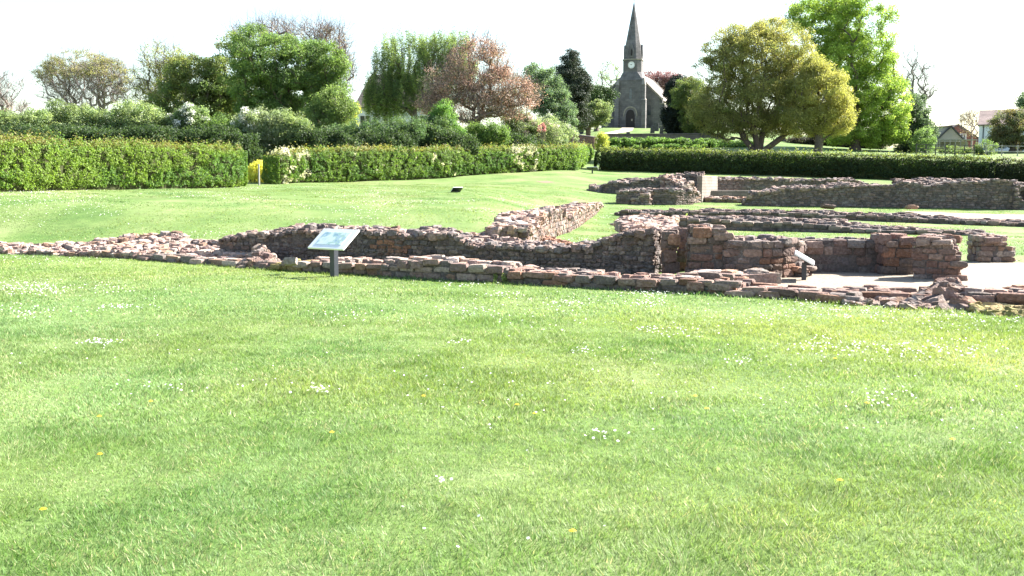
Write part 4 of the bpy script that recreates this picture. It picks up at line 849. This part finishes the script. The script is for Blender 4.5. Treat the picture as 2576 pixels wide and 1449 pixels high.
# stage levels (m): lower tower top 8.5, broach to 9.6, clock stage 9.6-10.2.. spire base 10.1
def sq(hw, z, ch_=0.0, cx=0, cy=TW):
    c = hw*ch_ if ch_ > 0 else 0.001
    return [(cx+x, cy+y, z) for x, y in ((-hw+c,-hw),(hw-c,-hw),(hw,-hw+c),(hw,hw-c),(hw-c,hw),(-hw+c,hw),(-hw,hw-c),(-hw,-hw+c))]
mb2 = MB(); mb2.loft([sq(TW, -.3), sq(TW, 6.9)]); lower = mb2
lower.build('tower', M['ashlar'], ch)
mb2 = MB(); mb2.loft([sq(TW+.06, 6.9), sq(1.45, 8.15, .38)]); mb2.build('broach', M['ashlar'], ch)
mb2 = MB(); mb2.loft([sq(1.38, 8.1, .4), sq(1.38, 9.95, .4)]); mb2.build('clock_stage', M['ashlar'], ch)
mb2 = MB(); mb2.loft([sq(1.48, 9.95, .4), sq(1.48, 10.12, .4)]); mb2.build('cornice', M['trim'], ch)
mb2 = MB(); mb2.loft([sq(1.33, 10.1, .45), sq(1.1, 12.3, .5), sq(.03, 18.6, .55)]); mb2.build('spire', M['ashlar'], ch)
mb2 = MB(); mb2.box((0, TW, 18.75), (.06, .06, .7)); mb2.box((0, TW, 18.9), (.34, .06, .06)); mb2.build('cross', M['blackm'], ch)
for (rz_, nm) in ((0, 'lucarne'), (pi/2, 'lucarne'), (-pi/2, 'lucarne'), (pi, 'lucarne')):
    lu = MB(); lu.prism([(-.3,10.3),(.3,10.3),(.3,11.5),(0,12.3),(-.3,11.5)], -1.42, -.6)
    lv = [(p[0]*cos(rz_)-p[1]*sin(rz_), p[0]*sin(rz_)+p[1]*cos(rz_)+TW, p[2]) for p in lu.v]; lu.v = lv; l_ = lu.build(nm, M['ashlar'], ch)
    lo_ = MB(); lo_.prism([(-.13,10.55),(.13,10.55),(.13,11.3),(0,11.6),(-.13,11.3)], -1.45, -1.425)
    lo_.v = [(p[0]*cos(rz_)-p[1]*sin(rz_), p[0]*sin(rz_)+p[1]*cos(rz_)+TW, p[2]) for p in lo_.v]; lo_.build('opening', M['darkin'], l_)
# clock
ck = MB(); n = 32
ck.loft([[(.52*cos(2*pi*i/n), -.06+TW-1.38, 9.2+.52*sin(2*pi*i/n)) for i in range(n)], [(.52*cos(2*pi*i/n), .02+TW-1.38, 9.2+.52*sin(2*pi*i/n)) for i in range(n)]])
ckf = ck.build('clock_face', M['white'], ch)
yk = TW-1.38-.075
for a, l_, w_ in ((R(40), .26, .05), (R(-65), .4, .035)):
    hd = MB(); hd.add([(-w_*cos(a), yk, 9.2+w_*sin(a)), (w_*cos(a), yk, 9.2-w_*sin(a)), (l_*sin(a), yk, 9.2+l_*cos(a))], [(0, 1, 2)]); hd.build('clock_hand', M['blackm'], ckf)
for i in range(12):
    nm_ = MB(); a = i*pi/6; nm_.box((.42*sin(a), yk+.006, 9.2+.42*cos(a)), (.045, .01, .11) if i % 3 == 0 else (.035, .01, .08)); nm_.build('numeral', M['blackm'], ckf)
rg = MB(); 
rg.loft([[(r*cos(2*pi*i/n), y_, 9.2+r*sin(2*pi*i/n)) for i in range(n)] for r, y_ in ((.56,TW-1.37),(.56,TW-1.47),(.5,TW-1.47),(.5,TW-1.44))], cap=False)
rg.build('clock_rim', M['trim'], ckf)
# door
sr = MB(); sr.prism(arch(1.9, 2.95, 1.35), -.05, .05); sr.build('door_surround', M['trim'] if False else M['ashlar'], ch)
dr_ = MB(); dr_.prism(arch(1.35, 2.62, 1.1, base=0.0), -.09, -.04); dd = dr_.build('door', M['darkin'], ch)
nt_ = MB(); nt_.box((.25, -.105, 1.1), (.22, .02, .3)); nt_.build('notice', M['trim'], dd)
ring = MB(); A_ = arch(2.15, 3.12, 1.45); B_ = arch(1.85, 2.92, 1.33)
for i in range(2, len(A_)-1):
    a, b = A_[i], A_[i+1]; c, d_ = B_[i], B_[i+1]
    ring.add([(a[0], -.12, a[1]), (b[0], -.12, b[1]), (d_[0], -.12, d_[1]), (c[0], -.12, c[1]), (a[0], 0, a[1]), (b[0], 0, b[1]), (d_[0], 0, d_[1]), (c[0], 0, c[1])], [(0,1,2,3),(0,4,5,1),(3,2,6,7)])
ring.build('hood_mould', M['trim'], ch)
ww = MB(); ww.prism(arch(.42, 1.5, .4, base=4.2), -.03, .01); ww.build('window', M['glass'], ch)
# buttresses on the tower corners
for sx in (1, -1):
    bt = MB(); bx_ = sx*(TW+.28)
    bt.box((bx_, -.02, 1.85), (.6, .95, 4.3)); bt.box((bx_-sx*.06, .04, 5.1), (.48, .8, 2.25))
    bo = bt.build('buttress', M['ashlar'], ch)
    for (zz, w0, d0, hh) in ((4.0, .66, 1.02, .4), (6.2, .54, .88, 1.0), (.35, .72, 1.1, .18)):
        x0 = bx_ if zz < 5 else bx_-sx*.06
        cp = MB(); cp.loft([[(x0-w0/2, -.02-d0/2, zz), (x0+w0/2, -.02-d0/2, zz), (x0+w0/2, -.02+d0/2, zz), (x0-w0/2, -.02+d0/2, zz)],
                 [(x0-w0*.3-sx*.1, .1-d0*.1, zz+hh), (x0+w0*.3-sx*.1, .1-d0*.1, zz+hh), (x0+w0*.3-sx*.1, .1+d0*.4, zz+hh), (x0-w0*.3-sx*.1, .1+d0*.4, zz+hh)]]); cp.build('weathering', M['trim'], bo)
# nave
nw = 4.45; NX = -.5; ny0 = 2.3; NL = 22.0; eh = 4.55; rh = 8.9
na = MB(); na.prism([(-nw,-.3),(nw,-.3),(nw,eh),(0,rh-.15),(-nw,eh)], ny0, NL); nav = na.build('nave', M['ashlar'], ch); nav.location.x = NX
rf = MB()
for sx in (1, -1):
    y0, y1 = ny0+.12, NL-.12; xo = sx*(nw+.35); zo = eh-.35
    a = [(0, y0, rh+.12), (xo, y0, zo+.12), (xo, y1, zo+.12), (0, y1, rh+.12)]; b = [(p[0], p[1], p[2]-.2) for p in a]
    rf.add(a+b, [(0,1,2,3),(7,6,5,4),(0,4,5,1),(1,5,6,2),(2,6,7,3)])
rf.build('roof', M['slate'], ch).location.x = NX
for yy in (ny0-.1, NL-.2):
    cpg = MB()
    for sx in (1, -1):
        p = [(0, rh+.3), (sx*(nw+.35), eh-.1), (sx*(nw+.35), eh-.42), (0, rh-.02)]
        if sx < 0: p = p[::-1]
        cpg.prism(p, yy, yy+.32)
    cpg.build('gable_coping', M['trim'], ch).location.x = NX
bb = MB(); bb.box((nw+.25, ny0+.5, 1.6), (.9, .8, 3.8)); bb.box((nw+.12, ny0+.45, 3.9), (.6, .6, .9)); b_ = bb.build('buttress', M['ashlar'], ch); b_.location.x = NX
for q_ in (((nw+.25, ny0+.5, 3.58), (1.0, .9, .2)), ((nw+.15, ny0+.45, 4.4), (.7, .7, .16)), ((nw+.27, ny0+.5, .3), (1.05, .95, .2))):
    bc = MB(); bc.box(*q_); bc.build('weathering', M['trim'], b_)
for wx in (2.9, -2.9):
    w1 = MB(); w1.prism([(wx+p[0], p[1]) for p in arch(.45, 1.5, .4, base=1.9)], ny0-.03, ny0+.02); w1.build('window', M['glass'], ch).location.x = NX
for k in range(4):
    w1 = MB(); yy = 5.5+k*4.2; w1.prism(arch(.7, 2.2, .55, base=1.3), -.02, .02)
    w1.v = [(nw+.012-p[1], yy+p[0], p[2]) for p in w1.v]; w1.build('window', M['glass'], ch).location.x = NX

# churchyard walls, path, headstones
M['dkstone'] = brick_mat('churchyard_stone', (.14,.12,.115), (.18,.15,.14), (.1,.09,.085), bw=.45, bh=.2, msize=.015, var=.3)
M['brick'] = brick_mat('dark_brick', (.16,.09,.08), (.2,.11,.09), (.12,.1,.09), bw=.23, bh=.08, msize=.01, var=.3)
def wall_run(name, label, a, b, h, th, mat, cap, lift=0.0):
    a = np.array(a); b = np.array(b); n = 16; T = (b-a)/np.linalg.norm(b-a); N = np.array([-T[1], T[0]])
    root = empty(name, (a[0], a[1], float(ground(a[0], a[1]))), label, 'wall'); root['kind'] = 'thing'; o0 = np.array(root.location)
    m1 = MB(); m2 = MB(); rs = []; rc = []
    for i in range(n+1):
        p = a+(b-a)*i/n; z = lift+np.interp(i/n, [0, 1], [float(ground(*a)), float(ground(*b))]); 
        f = lambda off, zz: (p[0]+N[0]*off-o0[0], p[1]+N[1]*off-o0[1], zz-o0[2])
        rs.append([f(0, z-1.2), f(th, z-1.2), f(th, z+h), f(0, z+h)]); rc.append([f(-.06, z+h), f(th+.06, z+h), f(th+.03, z+h+.1), f(-.03, z+h+.1)])
    m1.loft(rs); m2.loft(rc); m1.build('masonry', mat, root); m2.build('coping', cap, root); return root
pA = at(1508, 340, 112)[:2]; pB = at(1812, 345, 112)[:2]
wall_run('churchyard_wall', 'long dark retaining wall below the church lawn', (pA[0], 113), (pB[0], 110), at(1600,340,112)[2]-float(ground(pA[0],112)), .4, M['dkstone'], M['dkstone'])
pA = at(1440, 340, 112)[:2]; pB = at(1492, 345, 108)[:2]
wall_run('brick_wall', 'short dark brick wall left of the church path', (pA[0], 110), (pB[0], 107), at(1460,340,109)[2]-float(ground(pA[0],109)), .3, M['brick'], M['dkstone'])
M['path'] = plain('path_stone', (.4,.34,.28), rough=.9, nscale=1.5, namp=.25)
drape('church_path', [(1494,362),(1505,362),(1530,342),(1590,330),(1612,322),(1586,321),(1560,327),(1510,338)], M['path'], lift=.04, label='pale path from the brick wall up to the church door')
M['grave'] = plain('weathered_headstone', (.07,.07,.075), rough=.9, nscale=5, namp=.3)
GR = [(1462,337,12,14,'behind the brick wall at the left'),(1580,340,9,8,'on the wall left of the church door'),(1641,335,11,19,'nearest the church buttress'),(1651,330,13,21,'tallest, behind the pair by the church corner'),
      (1664,336,10,17,'right of the tall one by the church corner'),(1741,342,9,9,'just right of the upright yew'),(1768,342,11,7,'under the mid green tree'),(1843,353,11,7,'lowest, left of the forked trunk'),(1870,354,13,13,'squarish, beside the forked trunk'),(1972,356,11,10,'between the two golden trees')]
for i, (u, v, wp, hp, wh) in enumerate(GR):
    d = min(hit(u, v)[1], 146); p = at(u, v, d); s_ = d/F; w_ = wp*s_; h_ = hp*s_
    gz = float(ground(p[0], d)); h_ = max(.4, at(u, v-hp, d)[2]-gz)
    g = MB(); poly = [(-w_/2, -.2), (w_/2, -.2), (w_/2, h_*.86)]+[(w_/2*cos(t), h_*.86+h_*.14*sin(t)) for t in (pi*.2, pi*.4, pi*.6, pi*.8)]+[(-w_/2, h_*.86)]
    g.prism(poly, -.06, .06); o = g.build('headstone', M['grave'], bevel=.015); o.location = (p[0], d, gz); o.rotation_euler = (R(rng.normal(0, 2)), R(rng.normal(0, 3)), R(rng.normal(-12, 8)))
    tag(o, 'grey headstone '+wh, 'headstone', 'headstones in the churchyard')

# ------------------------------------------------------------------ houses
M['render_w'] = plain('white_render', (.78,.8,.84), rough=.85, nscale=1.2, namp=.06)
M['tile_dk'] = brick_mat('dark_tile_roof', (.1,.085,.085), (.13,.11,.1), (.07,.06,.06), bw=.25, bh=.18, var=.25)
M['tile_pk'] = brick_mat('pink_tile_roof', (.24,.18,.165), (.2,.155,.145), (.16,.13,.12), bw=.25, bh=.2, var=.2)
M['maroon'] = brick_mat('maroon_brick', (.20,.07,.06), (.25,.09,.07), (.17,.09,.08), bw=.23, bh=.08, var=.25)
M['red_roof'] = plain('red_chimney', (.4,.14,.1), rough=.9)
M['wood_gr'] = plain('grey_weathered_wood', (.34,.32,.31), rough=.9, nscale=14)
M['wood_dk'] = plain('dark_fence_wood', (.09,.085,.08), rough=.85, nscale=14)
def house(name, label, d, u0, u1, v_eave, v_ridge, depth, wallm, roofm, hip=0.0, rz=0, over=.3, chimney=None):
    a = at(u0, v_eave, d); b = at(u1, v_eave, d); W = b[0]-a[0]; cx = (a[0]+b[0])/2; gz = float(ground(cx, d))-.2
    eh_ = a[2]-gz; rh_ = at(u0, v_ridge, d+depth/2)[2]-gz
    root = empty(name, (cx, d, gz), label, 'house', rz=rz); m = MB(); hw = W/2
    if hip: m.box((0, depth/2, eh_/2), (W, depth, eh_))
    else: m.loft([[(x, 0, 0), (x, depth, 0), (x, depth, eh_), (x, depth/2, rh_-.08), (x, 0, eh_)] for x in (-hw, hw)])
    m.build('walls', wallm, root)
    r = MB(); o_ = over; zl = eh_-o_*(rh_-eh_)/(depth/2)*.8; hx = hw+ (o_ if hip else .15)
    A = [(-hx, -o_, zl), (hx, -o_, zl), (hx, depth+o_, zl), (-hx, depth+o_, zl)]; rd = [(-hx+hip, depth/2, rh_), (hx-hip, depth/2, rh_)]
    pts = A+rd+[(p[0], p[1], p[2]-.12) for p in A]+[(p[0], p[1], p[2]-.12) for p in rd]
    r.add(pts, [(0,1,5,4),(2,3,4,5),(1,2,5),(3,0,4),(0,6,7,1),(1,7,8,2),(2,8,9,3),(3,9,6,0)]); ro = r.build('roof', roofm, root)
    if chimney:
        c = MB(); cxp, hh = chimney; c.box((cxp, depth/2, rh_+hh/2-.3), (.7, .6, hh+.6)); cc = c.build('chimney', M['red_roof'], root)
        c = MB(); c.cyl((cxp-.15, depth/2, rh_+hh), .11, .3, 8); c.cyl((cxp+.15, depth/2, rh_+hh), .11, .3, 8); c.build('chimney_pot', M['red_roof'], cc)
    return root, W, eh_, rh_
h1, W1, e1, r1 = house('white_house', 'white house with steep dark roof half hidden by the willow', 104, 897, 1095, 264, 187, 7, M['render_w'], M['tile_dk'], hip=1.4, chimney=(.0, .3))
for (x_, z_) in ((-3.2, e1-1.6), (-.8, e1-1.6), (2.4, e1-1.6)):
    f = MB(); f.box((x_, -.04, z_), (1.1, .08, 1.1)); fo = f.build('window', M['white'], h1); g = MB(); g.box((x_-.26, -.09, z_), (.44, .02, .95)); g.box((x_+.26, -.09, z_), (.44, .02, .95)); g.build('pane', M['glass'], fo)
lt = MB(); lt.prism([(-W1/2-1.6,0),(-W1/2,0),(-W1/2,e1-1.1),(-W1/2-1.6,e1-1.9)], .5, 4); lt.build('lean_to', M['render_w'], h1)
h2, W2, e2, r2 = house('white_house', 'white house with pinkish tiled roof at the right edge', 122, 2476, 2720, 308, 274, 8, M['render_w'], M['tile_pk'], rz=-R(27))
dp = MB(); dp.cyl((-W2/2+.5, -.1, 0), .06, e2-.1, 8); dp.build('drainpipe', M['blackm'], h2)
for x_ in (-3.0, 1.5):
    f = MB(); f.box((x_, -.04, e2-1.5), (1.2, .08, 1.2)); fo = f.build('window', M['wood_gr'], h2); g = MB(); g.box((x_, -.09, e2-1.5), (1.0, .02, 1.0)); g.build('pane', M['glass'], fo)
# maroon barn with gable to camera
bz = at(2410, 313, 140); gzb = float(ground(bz[0], 140))-.3
bn = empty('barn', (bz[0], 140, gzb), 'maroon brick barn with a pointed gable in the right distance', 'barn', rz=R(0))
H = bz[2]-gzb; m = MB(); m.prism([(-1.3,0),(3.2,0),(3.2,H-2.0),(0,H-.05),(-1.3,H-.75)], 0, 8); m.build('walls', M['maroon'], bn)
m = MB(); m.prism([(0,H+.05),(3.5,H-2.15),(3.5,H-2.35),(0,H-.15),(-1.5,H-.95),(-1.5,H-.75)], -.2, 8.2); m.build('roof', M['tile_dk'], bn)
m = MB(); m.box((.55, -.03, H-1.75), (1.3, .06, .95)); wo = m.build('window', M['white'], bn); m = MB()
for k in range(3): m.box((.15+k*.4, -.07, H-1.75), (.32, .02, .8))
m.build('pane', M['glass'], wo)
cz = at(2384, 317, 138); sh = empty('outbuilding', (cz[0], 137, gzb), 'low pale-roofed outbuilding left of the maroon barn', 'outbuilding')
Hs = cz[2]-gzb; m = MB(); m.prism([(-4.2,0),(1.9,0),(1.9,Hs-2.0),(0,Hs-.1),(-4.2,Hs-.4)], 0, 6); m.build('walls', M['wood_gr'], sh)
m = MB(); m.prism([(0,Hs+.02),(2.2,Hs-2.15),(2.2,Hs-2.35),(0,Hs-.2),(-2.2,Hs-2.3),(-2.2,Hs-2.1)], -.25, .0); m.build('barge_board', M['blackm'], sh)
m = MB(); m.prism([(-4.6,Hs-.3),(0,Hs+.0),(0,Hs-.12),(-4.6,Hs-.42)], -.2, 6.2); m.build('roof', M['tile_pk'], sh)
# garden shed / run with grey panels
sp_ = at(2405, 380, 118); gz_ = float(ground(sp_[0], 118)); pen = empty('garden_pen', (sp_[0], 118, gz_), 'grey timber garden pen in front of the barn', 'pen')
m = MB(); m.box((-.1, .9, 1.25), (5.2, 1.8, .08)); m.build('roof_frame', M['wood_gr'], pen)
for k in range(9): m = MB(); m.box((-2.6+k*.62, 0, .6), (.09, .09, 1.3)); m.build('post', M['wood_gr'], pen)
m = MB(); m.box((.4, 1.8, .55), (3.6, .06, 1.1)); m.build('back_panel', M['wood_gr'], pen)
# post and rail fence
fa = at(2315, 384, 100)[0]; fb = at(2462, 384, 100)[0]
def rail_fence(label, xa, xb, y, mat, nposts, nr=3, h=1.15, name='rail_fence'):
    z0, z1 = float(ground(xa, y)), float(ground(xb, y)); root = empty(name, (xa, y, z0), label, 'fence')
    for k in range(nposts):
        t = k/(nposts-1); m = MB(); m.box(((xb-xa)*t, 0, (z1-z0)*t+h/2-.1), (.09, .09, h+.15)); m.build('post', mat, root)
    for k in range(nr):
        m = MB(); zz = h*(k+.75)/nr; an = math.atan2(z1-z0, xb-xa); L_ = xb-xa
        m.prism([(0, zz-.03), (L_, zz-.03+z1-z0), (L_, zz+.03+z1-z0), (0, zz+.03)], -.1, -.065); m.build('rail', mat, root)
    return root
rail_fence('dark three-rail field fence in front of the garden pen', fa, fb, 101, M['wood_dk'], 7)
rail_fence('pale rail fence in front of the dark bronze tree', at(2480,380,104)[0], at(2640,380,104)[0], 104, M['wood_gr'], 5, nr=2)

# ------------------------------------------------------------------ information boards
def panel_mat():
    m, n, l, b = newmat('printed_panel'); tc = n.new('ShaderNodeTexCoord')
    no = n.new('ShaderNodeTexNoise'); no.inputs['Scale'].default_value = 7; no.inputs['Detail'].default_value = 5; l.new(tc.outputs['Object'], no.inputs['Vector'])
    r = n.new('ShaderNodeValToRGB'); e = r.color_ramp.elements; e[0].position = .36; e[0].color = (.3, .45, .48, 1); e[1].position = .62; e[1].color = (.75, .8, .8, 1)
    for p, c in ((.40, (.5,.62,.68)), (.45, (.4,.58,.42)), (.5, (.66,.76,.74))): q = e.new(p); q.color = c+(1,)
    l.new(no.outputs[0], r.inputs[0]); l.new(r.outputs[0], b.inputs['Base Color']); b.inputs['Roughness'].default_value = .25
    return m
M['print'] = panel_mat()
def board(label, loc, yaw, lean, wd=.87, dp_=.52, ph=.55, postw=.11, group='lectern information boards', z=None):
    """lectern board facing local -y, sloping up towards +y; lean = tilt from horizontal"""
    x, y = loc; z0 = float(ground(x, y)) if z is None else z; root = empty('information_board', (x, y, z0), label, 'sign', group, rz=yaw)
    m = MB(); m.box((0, 0, (ph+.05)/2-.1), (postw, postw, ph+.1)); m.build('post', M['blackm'], root, bevel=.006)
    m = MB(); m.box((0, 0, ph+.06), (wd, dp_, .035), rx=lean); p = m.build('panel', M['white'], root, bevel=.006)
    m = MB(); m.box((0, sin(lean)*.0225, ph+.06-cos(lean)*.0225), (wd*.97, dp_*.95, .008), rx=lean); m.build('backing', M['blackm'], p)
    m = MB(); hh = .021; m.box((0, -sin(lean)*hh, ph+.06+cos(lean)*hh), (wd*.72, dp_*.62, .004), rx=lean); m.build('printed_map', M['print'], p)
    return root
p1 = hit(841, 696); board('white sloping information board with faded map in front of the ruins', (p1[0], p1[1]), -R(35), R(38), ph=.60)
p2 = hit(2022, 706); board('information board seen edge-on standing on the gravel', (p2[0], p2[1]), -R(16)-pi/2+pi, R(30), wd=.8, dp_=.36, ph=.33, postw=.08)
p3 = hit(1149, 484); board('small dark-backed information board alone on the far lawn', (p3[0], p3[1]), R(205), R(30), wd=.5, dp_=.42, ph=.08)
p4 = hit(1485, 432); board('tiny information board by the corner of the hedges', (p4[0], 79), R(170), R(25), wd=.9, dp_=.5, ph=.35, z=float(ground(p4[0],79)))
m = MB(); m.cyl((0, 0, -.2), .05, 1.35, 8, .045); o = m.build('wooden_post', M['wood_gr']); px = at(652, 470, 54); o.location = (px[0], 54, float(ground(px[0], 54))); tag(o, 'thin weathered post standing in the gap between hedges', 'post')

# ------------------------------------------------------------------ grass blades, daisies, dandelions
KL = [(-700,620),(-260,634),(0,641),(343,654),(540,669),(680,679),(850,690),(957,696),(1130,706),(1280,714),(1480,725),(1700,738),(1834,745),(1930,751),(2137,767),(2240,776),(2345,781),(2420,783),(2443,787),(2500,796),(2600,804),(3000,830)]
KP = np.array([hit(u, v)[:2] for u, v in KL]); KP = KP[np.argsort(KP[:, 0])]
def blades(n, y0, y1, wfac, h0, h1, seed, lim=.6, far=False):
    r = np.random.default_rng(seed); sd0 = 1.0 if far else 3.6; yy = np.linspace(y0, y1, 400); cdf = np.cumsum(lim*yy+sd0); cdf = (cdf-cdf[0])/(cdf[-1]-cdf[0]); y = np.interp(r.random(n), cdf, yy); x = r.uniform(-1, 1, n)*(lim*y+sd0)
    kl = np.interp(x, KP[:, 0], KP[:, 1]); ok = y < kl-.02 if not far else (y > kl+4) & (vnoise(x/1.3, y/1.3, seed=51) > .35); x, y = x[ok], y[ok]; n = len(x); kl = kl[ok]
    pn = vnoise(x/.9, y/.9, seed=31)*.5+vnoise(x/.28, y/.28, seed=32)*.5
    edge = np.clip(1-(kl-y)/.25, 0, 1) if not far else 0
    h = r.uniform(h0, h1, n)*(.35+1.3*pn)*(1+1.0*edge); wdt = wfac*r.uniform(.7, 1.3, n)
    a = r.uniform(0, 2*pi, n); la = r.uniform(0, 2*pi, n); ln = r.uniform(.2, 1.3, n)*h; la = np.where(r.random(n) < .6, vnoise(x/.22, y/.22, seed=38)*4*pi+r.normal(0, .5, n), la)
    B = np.stack([x, y, ground(x, y)-.003], -1); dx = np.stack([np.cos(a), np.sin(a), 0*a], -1)*wdt[:, None]*.5
    tip = B+np.stack([np.cos(la)*ln, np.sin(la)*ln, h], -1); V = np.stack([B-dx, B+dx, tip], 1).reshape(-1, 3)
    g1 = np.array([.095,.18,.035]); g2 = np.array([.26,.34,.12]); g3 = np.array([.40,.37,.22])
    t = np.clip(1.15-pn*1.1+r.normal(0, .22, n), 0, 1)[:, None]; big = (vnoise(x/2.5, y/2.5, seed=33)*.6+vnoise(x/.7, y/.7, seed=39)*.4)[:, None]
    t = np.clip(t*.6+(big-.3)*1.2, 0, 1); c = g1*(1-t)+g2*t; c = c*(1+(vnoise(x/1.6, y/1.6, seed=47)[:, None]-.5)*np.array([.35, .05, -.2])+(vnoise(x/5, y/5, seed=48)[:, None]-.5)*np.array([.3, .1, -.3])); dry = (r.random(n) < .07+.10*(vnoise(x/.6, y/.6, seed=36) > .66))[:, None]
    c = np.where(dry, g3, c)*r.uniform(.45, 1.55, (n, 1))
    return V, c
VB = []; CB = []
for a in ((640000, 1.2, 6.5, .0042, .012, .034, 1), (500000, 6.5, 12, .0065, .013, .034, 2), (380000, 12, 24, .012, .015, .036, 3)):
    V, c = blades(*a); VB.append(V); CB.append(np.repeat(c, 3, 0))
V = np.concatenate(VB); C = np.concatenate(CB); V2, C2 = blades(260000, 21, 62, .03, .012, .035, 4, lim=.56, far=True); V = np.concatenate([V, V2]); C = np.concatenate([C, np.repeat(C2, 3, 0)*.9])
o = npmesh('grass', V, np.arange(len(V)).reshape(-1, 3), M['blade'], C)
tag(o, 'short green grass blades of the foreground lawn', 'grass', kind='stuff')
# weeds growing against the stones
for u, v, lb in ((1272,712,'yellowish weed tuft in the gap of the kerb wall'),(1736,628,'small leafy weed growing between the two red pillars'),(1724,566,'green weed tuft at the near end of the long low wall'),(1990,508,'leafy weed at the foot of the great wall')):
    p = hit(u, v, 70); d_ = p[1]; pts = p+rng.normal(0, 1, (14, 3))*np.array([.1, .08, .05])*(d_/18)**.7+np.array([0, 0, .08*(d_/18)])
    V, Fc, C = foliage(pts, np.full(14, .06*(d_/18)), 12, .05*(d_/18), [(.16,.2,.05)], stretch=(.6, .6, 1.6)); tag(npmesh('weed', V, Fc, M['leaf'], C, origin=p), lb, 'weed')
# daisies
def daisies(C_, r):
    n = len(C_); k = 6; an = np.arange(k)*2*pi/k; N = unit(n)*.45+np.array([0, -.25, 1]); N /= np.linalg.norm(N, axis=1, keepdims=True)
    x = np.cross(N, np.array([0, 1., .1])); x /= np.linalg.norm(x, axis=1, keepdims=True); y = np.cross(N, x)
    ring = C_[:, None]+(np.cos(an)[None, :, None]*x[:, None]+np.sin(an)[None, :, None]*y[:, None])*r[:, None, None]
    V = ring.reshape(-1, 3); f = np.arange(n*k).reshape(n, k); return V, f
DC = [(60,725,70,10,150),(110,735,40,6,60),(270,727,60,8,60),(300,778,50,4,40),(60,790,60,10,50),(255,867,32,5,40),(415,985,45,8,14),(790,992,40,8,16),(1180,787,50,8,50),(1270,748,40,5,40),(1160,722,40,4,30),(1435,766,40,6,45),(1650,745,70,5,80),(1620,768,50,6,50),(1685,840,60,10,50),(1470,887,30,6,18),(1155,866,20,3,10),(1860,915,40,6,16),(2080,877,80,12,80),(2330,885,110,14,100),(2130,790,110,12,70),(2450,810,120,14,80),(2220,1005,60,18,26),(1530,1102,30,8,12),(1105,1222,20,8,6),(880,800,60,10,30),(1350,810,90,20,40),(1900,800,120,20,50),(2050,770,80,8,50),(30,650,60,5,60),(150,662,90,6,60),(900,735,30,6,8)]
P_ = []; Rr = []
for (u, v, su, sv_, n) in DC:
    for _ in range(int(n*1.3)):
        uu = u+rng.normal(0, su*.85); vv = v+rng.normal(0, sv_*1.0)
        if vv < 648: continue
        h_ = hit(uu, vv, 40)
        if h_[1] > np.interp(h_[0], KP[:, 0], KP[:, 1])-.05: continue
        P_.append(h_+np.array([0, 0, rng.uniform(.025, .05)])); Rr.append(rng.uniform(.007, .0115))
for _ in range(900):
    y = math.sqrt(rng.uniform(3.6**2, 17**2)); x = rng.uniform(-.55, .55)*y
    if vnoise(np.array(x/1.3), np.array(y/1.3), seed=41) < .5 or y > np.interp(x, KP[:, 0], KP[:, 1])-.1: continue
    P_.append(np.array([x, y, .035])); Rr.append(rng.uniform(.006, .009))
# far lawn daisies in drifts
nf_ = 26000; y = rng.uniform(23, 52, nf_); x = rng.uniform(-.58, .12, nf_)*y
dn = vnoise(x/2.6, y/3.5, seed=43)*.6+vnoise(x/.7, y/.9, seed=44)*.4; kl = np.interp(x, KP[:, 0], KP[:, 1])
mk = (dn > .60) & (y > kl+2.5) & (rng.random(nf_) < .55)
x, y = x[mk], y[mk]; P_ = np.concatenate([np.array(P_), np.stack([x, y, ground(x, y)+.03], -1)]); Rr = np.concatenate([np.array(Rr), rng.uniform(.009, .017, len(x))])
V, Fc = daisies(P_, Rr); o = npmesh('daisies', V, Fc, M['petal'], np.tile([[.8,.8,.76]], (len(V), 1))); tag(o, 'drifts of small white daisies in the lawn', 'daisies', kind='stuff')
DN = [(1065,1012),(1300,1035),(1345,1058),(1777,1045),(250,1065),(252,1163),(835,1106),(2395,1124),(2112,1230),(380,1026),(2180,1030),(110,1305),(1440,1362),(1748,1012),(2100,915)]
fl = MB()
for k in range(16):
    a = k*2*pi/16; a2 = a+.25; fl.add([(0,0,.006),(.017*cos(a),.017*sin(a),.004),(.017*cos(a2),.017*sin(a2),.004)], [(0,1,2)])
for k in range(10):
    a = k*2*pi/10+.1; a2 = a+.5; fl.add([(0,0,.012),(.01*cos(a),.01*sin(a),.009),(.01*cos(a2),.01*sin(a2),.009)], [(0,1,2)])
M['dandelion'] = plain('dandelion_yellow', (.8,.5,.02), rough=.7, namp=.1, bump=0); M['stem'] = plain('green_stem', (.15,.25,.06), rough=.7, bump=0)
d0 = None
for (u, v) in DN:
    p = hit(u, v, 40)
    if d0 is None:
        d0 = empty('dandelion', p, 'small yellow dandelion in the foreground grass', 'flower', 'dandelions in the lawn')
        f_ = fl.build('flower_head', M['dandelion'], d0); f_.location = (0, 0, .045); s_ = MB(); s_.cyl((0,0,0), .0025, .046, 6); s_ = s_.build('stem', M['stem'], d0)
    else:
        c = d0.copy(); COL.objects.link(c); c.location = tuple(float(a) for a in p)
        for chd in (f_, s_): q = chd.copy(); COL.objects.link(q); q.parent = c
